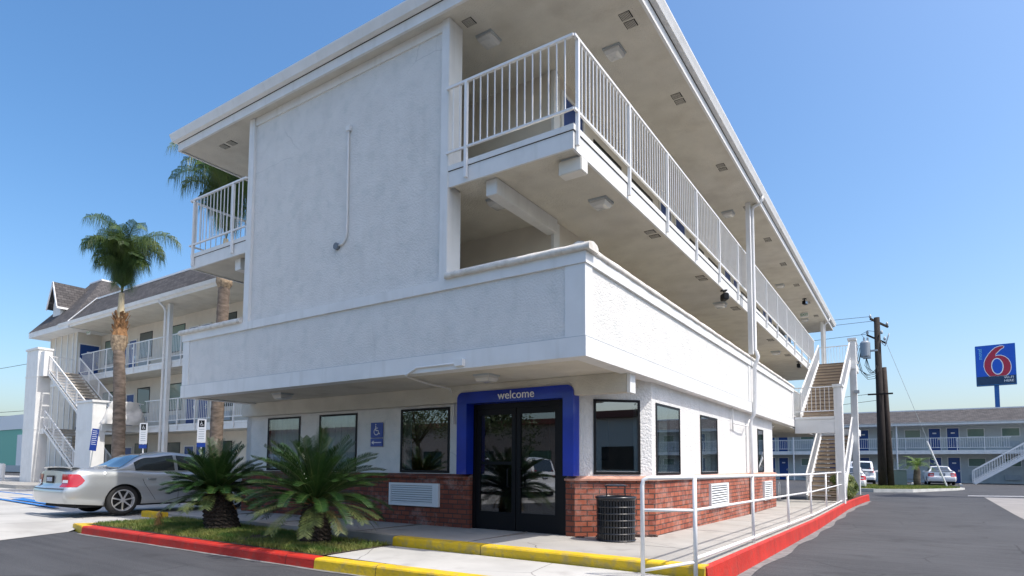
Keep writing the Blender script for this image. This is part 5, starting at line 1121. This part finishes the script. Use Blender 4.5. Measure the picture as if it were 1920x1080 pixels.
# island
mb=MB(); isl=[(-3.3,43.3),(-2.9,41.6),(-1.9,41.0),(0,42.0),(2.2,45.6),(2.7,47.0),(2.0,48.8),(-1.3,50.0),(-3.4,48)]
mb.prism(isl,2,-.2,.09); o=struct('island_kerb',mb,M_wkerb)
mb=MB(); ins=[(x*.93-.02,45.4+(y-45.4)*.95) for x,y in isl]; mb.face([(x,y,.1) for x,y in ins]); struct('island_soil',mb,mat('turf',(.12,.16,.04),.95,var=.4,vscale=4),recalc=False)
mb=MB(); rg=random.Random(6)
for i in range(16000):
    x=rg.uniform(-3.2,2.5); y=rg.uniform(41,49.8); inside=False; j=len(ins)-1
    for k in range(len(ins)):
        if (ins[k][1]>y)!=(ins[j][1]>y) and x<(ins[j][0]-ins[k][0])*(y-ins[k][1])/(ins[j][1]-ins[k][1])+ins[k][0]: inside=not inside
        j=k
    if not inside: continue
    a=rg.uniform(0,PI); c,s=math.cos(a)*.02,math.sin(a)*.02; mb.face([(x-c,y-s,.1),(x+c,y+s,.1),(x+rg.uniform(-.04,.04),y,.1+rg.uniform(.05,.13))])
tag(build(mb,'island_grass',M_grass,recalc=False),'mown grass on the island around the wooden poles','grass',kind='stuff')
# pale concrete lot & white line
mb=MB(); mb.face([(x,y,ZA(x,y)+.006) for x,y in ((3.0,39),(3.0,33),(3.0,28),(2.95,23),(3.2,18),(14,18),(14,23),(14,28),(14,33),(14,39))]); struct('concrete_lane',mb,mat('far_concrete',(.27,.255,.24),.9,var=.15,vscale=.8),recalc=False)
mb=MB(); mb.face([(2.4,39.6,ZA(2,39.6)+.008),(14,43.6,ZA(2,43.6)+.02),(14,43.9,ZA(2,43.9)+.02),(2.4,39.9,ZA(2,39.9)+.008)]); struct('painted_line',mb,M_white,recalc=False)
# utility poles
po=empty('utility_pole',(-1.61,45.8,.1),'dark wooden utility pole with transformer and crossarms on the grass island','utility pole')
PO=(-1.61,45.8,.1)
def PB(mb,name,m=M_wood,**k): return build(mb,name,m,po,PO,**k)
mb=MB(); mb.tube([(-1.61,45.8,-.1),(-1.58,45.8,4),(-1.6,45.8,11.15)],[.26,.23,.17],14); PB(mb,'pole_shaft',smooth=True)
mb=MB(); mb.bar((-1.95,45.5,11.05),(-1.0,46.3,10.55),.1,.12); PB(mb,'crossarm'); mb=MB(); mb.bar((-2.2,45.7,10.05),(-1.1,45.9,9.4),.1,.1); PB(mb,'crossarm'); mb=MB(); mb.bar((-2.25,45.6,6.08),(-.85,45.6,6.08),.1,.1); PB(mb,'crossarm')
mb=MB()
for p in ((-1.95,45.5,11.1),(-1.05,46.25,10.65),(-1.5,45.8,9.9),(-1.2,45.8,9.6),(-2.15,45.7,10.1),(-1.35,45.6,10.0)): mb.tube([p,(p[0],p[1],p[2]+.12),(p[0],p[1],p[2]+.24)],[.06,.08,.03],8)
mb.tube([(-1.4,45.7,9.5),(-1.2,45.7,9.2),(-1.0,45.7,9.8),(-.95,45.7,10)],.04,6); PB(mb,'insulator',M_gal,smooth=True)
mb=MB(); mb.tube([(-2.3,45.6,8.55),(-2.3,45.6,8.62),(-2.3,45.6,9.5),(-2.3,45.6,9.62)],[.26,.3,.3,.2],18); tf=PB(mb,'transformer',mat('transformer_grey',(.3,.34,.38),.45),smooth=False)
mb=MB(); mb.tube([(-2.35,45.6,9.6),(-2.35,45.6,9.85)],.06,8); mb.tube([(-2.15,45.6,9.6),(-2.15,45.6,9.85)],.06,8); mb.box(-2.05,-1.6,45.5,45.7,8.9,9.0); mb.box(-2.45,-2.0,45.4,45.7,8.45,8.56); build(mb,'bushing',M_gal,tf,PO,recalc=False)
mb=MB()
for k,(sx,dz) in enumerate(((0,0),(.1,-.3),(-.1,.2),(.05,-.6))): mb.tube([(-2.6+sx,45.5,9.2+dz*.3),(-2.75+sx,45.5,8.4+dz*.3),(-2.6+sx,45.5,7.7+dz*.3),(-2.2,45.5,7.3+dz*.4),(-1.8,45.5,7.4+dz*.5),(-1.6,45.5,7.8+dz*.3)],.018,5)
for k in range(4): mb.tube([(-2.25,45.5,8.5),(-2.35+.1*k,45.5,8.0-.1*k),(-2.1+.1*k,45.5,7.5),(-1.7,45.5,7.5+.15*k)],.016,5)
mb.tube([(-2.35,45.6,9.85),(-2.5,45.6,10.1),(-2.1,45.6,10.3),(-1.7,45.6,10.2)],.015,5); mb.tube([(-2.9,45.5,9.7),(-2.7,45.5,9.3),(-2.4,45.5,9.5)],.02,5); PB(mb,'cable_loop',M_black,smooth=True)
mb=MB(); mb.tube([(-1.15,46.0,-.05),(-1.22,46.0,4),(-1.3,46.0,7.85)],[.2,.17,.14],12); o=build(mb,'utility_pole',mat('brown_pole',(.045,.032,.026),.9,var=.4,vscale=5),off=(-1.05,46.0,0),loc=(-1.05,46.0,0),smooth=True); tag(o,'shorter brown pole standing close beside the tall utility pole','utility pole')
mb=MB(); mb.tube([(-1.2,45.9,9.7),(1.84,47.6,.12)],.012,5); gw=build(mb,'guy_wire',M_gal); tag(gw,'thin guy wire running from the tall pole down to the island','guy wire')
mb=MB(); mb.tube([(.86,47.05,3.0),(1.84,47.6,.1)],.05,8); build(mb,'guard_sleeve',M_white,gw)
mb=MB()
for a,b in (((-1.95,45.5,11.2),(-40,38,14)),((-1.5,45.8,10.95),(-40,40,13.2)),((-2.2,45.7,10.1),(-40,40,11.6)),((-2.2,45.6,6.1),(-40,44,6.6)),((-1.6,45.7,5.7),(-40,44,5.6))):
    a=Vector(a);b=Vector(b); mb.tube([a.lerp(b,t)+Vector((0,0,-1.2*math.sin(PI*t))) for t in [i/10 for i in range(11)]],.014,4)
tag(build(mb,'power_line',M_black,smooth=True),'power lines running left from the wooden utility pole behind the stairs','power line')
o=empty('utility_cabinet',(-.72,48.4,.1),'small green-grey utility cabinet right of the wooden poles','cabinet')
mb=MB(); mb.box(-.42,.42,-.3,.3,0,1.05); build(mb,'cabinet_body',mat('cabinet_green',(.2,.25,.23),.6),o,bevel=.03); mb=MB(); mb.box(-.45,.45,-.33,.33,1.05,1.12); build(mb,'cabinet_lid',M_gal,o,bevel=.02)
# small palm on the island
rg=random.Random(21); o=empty('small_palm',(.25,48.6,.1),'short feathery palm on the island left of the white sedan','palm tree')
mb=MB(); mb.tube([(0,0,-.1),(0,0,.5),(.03,0,1.0),(.03,0,1.3)],[.2,.22,.2,.12],10); build(mb,'trunk',M_trunk,o,smooth=True)
lf=MB(); ra=MB()
for i in range(18): frond(lf,ra,rg.uniform(1.0,1.4),i*2.4,R(80-60*i/18),R(-10-50*i/18),n=26,ll=.3,lw=.016,vang=.3,droop=.3,org=(.03,0,1.25),rg=rg)
build(lf,'fronds',leafmat('light_palm_leaf',(.09,.16,.03),(.2,.3,.06),.5,.3,3),o,recalc=False); build(ra,'frond_stems',M_cyold,o,recalc=False)
# road sign with the numeral
SO=(7.65,80,9.95)
sg=empty('roadside_sign',(7.65,80,0),'tall blue roadside sign with a large red numeral behind the far roof','sign',rz=-.12)
def G2(mb,name,m,par=sg,**k): return build(mb,name,m,par,**k)
mb=MB(); mb.box(-.2,.2,.2,.55,0,10.1); G2(mb,'sign_pole',mat('pole_blue',(.01,.1,.33),.4),recalc=False)
Wd,Hd,zb_=3.3,4.25,9.95
mb=MB(); mb.box(-Wd/2,Wd/2,0,.75,zb_,zb_+Hd); bx=G2(mb,'sign_box',mat('sign_case_blue',(.01,.16,.42),.35),bevel=.02)
mb=MB(); mb.box(-Wd/2+.06,Wd/2-.06,-.012,0,zb_+.95,zb_+Hd-.06); build(mb,'sign_face',mat('sign_face_blue',(.006,.085,.5),.35),bx,recalc=False)
mb=MB(); mb.box(-Wd/2+.06,Wd/2-.06,-.02,0,zb_+.06,zb_+.95); build(mb,'sign_band',mat('sign_band_navy',(.01,.04,.1),.35),bx,recalc=False)
def pxs(x,y):
    tl=(350,218);tr=(820,158);bl=(358,690);br=(815,660)
    u=(x-354)/(818-354); yt=tl[1]+(tr[1]-tl[1])*u; yb2=bl[1]+(br[1]-bl[1])*u; v=(y-yt)/(yb2-yt); return (-Wd/2+Wd*u,zb_+Hd*(1-v))
outer=[(515,578),(485,550),(460,510),(447,455),(452,405),(472,355),(505,305),(545,258),(590,220),(640,200),(675,194),(697,205),(690,224),(655,248),(622,282),(600,305),(592,322),(615,312),(655,310),(700,325),(738,355),(762,400),(768,445),(762,490),(742,530),(712,560),(695,566)]
ov_=[(607+71*math.cos(2*PI*k/28),450+101*math.sin(2*PI*k/28)) for k in range(28)]
def offs(P,d):
    out=[]; n=len(P)
    for i in range(n):
        a=Vector(P[i-1]);b=Vector(P[(i+1)%n]); t=(b-a).normalized(); out.append((P[i][0]-t.y*d,P[i][1]+t.x*d))
    return out
def flat(poly,y,name,m,par):
    mb=MB(); Q=[pxs(*p) for p in poly]; mb.face([(a,y,b) for a,b in Q]); o=build(mb,name,m,par,recalc=False)
    bm=bmesh.new(); bm.from_mesh(o.data); bmesh.ops.triangulate(bm,faces=bm.faces,ngon_method='EAR_CLIP'); bm.to_mesh(o.data); bm.free(); return o
M_six=mat('numeral_red',(.4,.02,.05),.4)
flat(outer,-.02,'numeral_outline',M_white,bx); flat(offs(outer,8),-.028,'numeral',M_six,bx); flat(ov_,-.036,'numeral_outline',M_white,bx); flat([(607+(a-607)*.84,450+(b-450)*.89) for a,b in ov_],-.044,'numeral_counter',MATS['sign_face_blue'],bx)
t=text_obj('sign_lettering','motel',.5,mat('pale_blue_letter',(.2,.55,.75),.4),bx,(-Wd/2+.42,-.02,zb_+3.35),(0,0,0),.004); t.rotation_euler=Matrix(((0,-1,0),(0,0,-1),(1,0,0))).to_euler()
text_obj('sign_lettering','WI-FI',.34,M_white,bx,(Wd/2-.62,-.03,zb_+.72),(PI/2,0,0)); text_obj('sign_lettering','HERE',.34,M_white,bx,(Wd/2-.62,-.03,zb_+.38),(PI/2,0,0))
# ================================================================ things mirrored in the glass (behind the camera)
def tree(loc,h,seed,label):
    rg=random.Random(seed); o=empty('shade_tree',loc,label,'tree','shade trees across the driveway'); mb=MB(); mb.tube([(0,0,-.2),(.1,0,h*.3),(0,.1,h*.55)],[.3,.22,.12],8)
    for k in range(6): a=k*1.05; mb.tube([(0,0,h*.35),(math.cos(a)*h*.15,math.sin(a)*h*.15,h*.55),(math.cos(a)*h*.28,math.sin(a)*h*.28,h*.7)],[.12,.08,.03],6)
    build(mb,'trunk',M_wood,o,smooth=True); mb=MB(); cl=[(Vector((rg.gauss(0,h*.16),rg.gauss(0,h*.16),h*rg.uniform(.45,.95))),h*rg.uniform(.1,.2)) for k in range(22)]
    for i in range(7000):
        c,r_=rg.choice(cl); d=Vector((rg.gauss(0,1),rg.gauss(0,1),rg.gauss(0,1))).normalized(); p=c+d*r_*rg.uniform(.6,1.05); t=Vector((rg.uniform(-1,1),rg.uniform(-1,1),rg.uniform(-1,1))).normalized(); b=d.cross(t); s=.13*rg.uniform(.6,1.3); mb.face([p-t*s*.5,p-b*s,p+t*s*.5,p+b*s])
    build(mb,'crown',M_tree,o,recalc=False)
tree((-25,-14,0),8,31,'rounded dark tree across the driveway, mirrored in the window left of the door'); tree((14,-18,0),9,32,'dark tree mirrored in the corner window beside the litter bin'); tree((-45,-30,0),10,33,'far dark tree across the street, mirrored in the left windows'); tree((24,4,0),8,34,'tree far right of the driveway, mirrored in the side windows')
o=empty('street_building',(-30,-40,0),'long tan building across the street, mirrored in the entrance glass','building')
mb=MB(); mb.box(-60,60,-10,0,0,6); build(mb,'wall',mat('tan_stucco',(.42,.33,.26),.9,var=.1),o,recalc=False); mb=MB(); mb.box(-61,61,-11,.6,6,6.6); build(mb,'roof',mat('red_roof',(.2,.07,.05),.9),o,recalc=False)
mb=MB(); 
for k in range(14): mb.box(-55+8*k,-52+8*k,0,.05,1,3)
build(mb,'window_row',M_cglass,o,recalc=False)
o=empty('street_building',(34,10,0),'long cream building to the right of the driveway, mirrored in the side windows','building')
mb=MB(); mb.box(0,10,-30,50,0,5.5); build(mb,'wall',M_cream,o,recalc=False); mb=MB(); mb.box(-.6,10,-31,51,5.5,6.1); build(mb,'roof',MATS['red_roof'],o,recalc=False)
mb=MB()
for k in range(9): mb.box(-.05,0,-26+8*k,-23+8*k,1,3)
build(mb,'window_row',M_cglass,o,recalc=False)
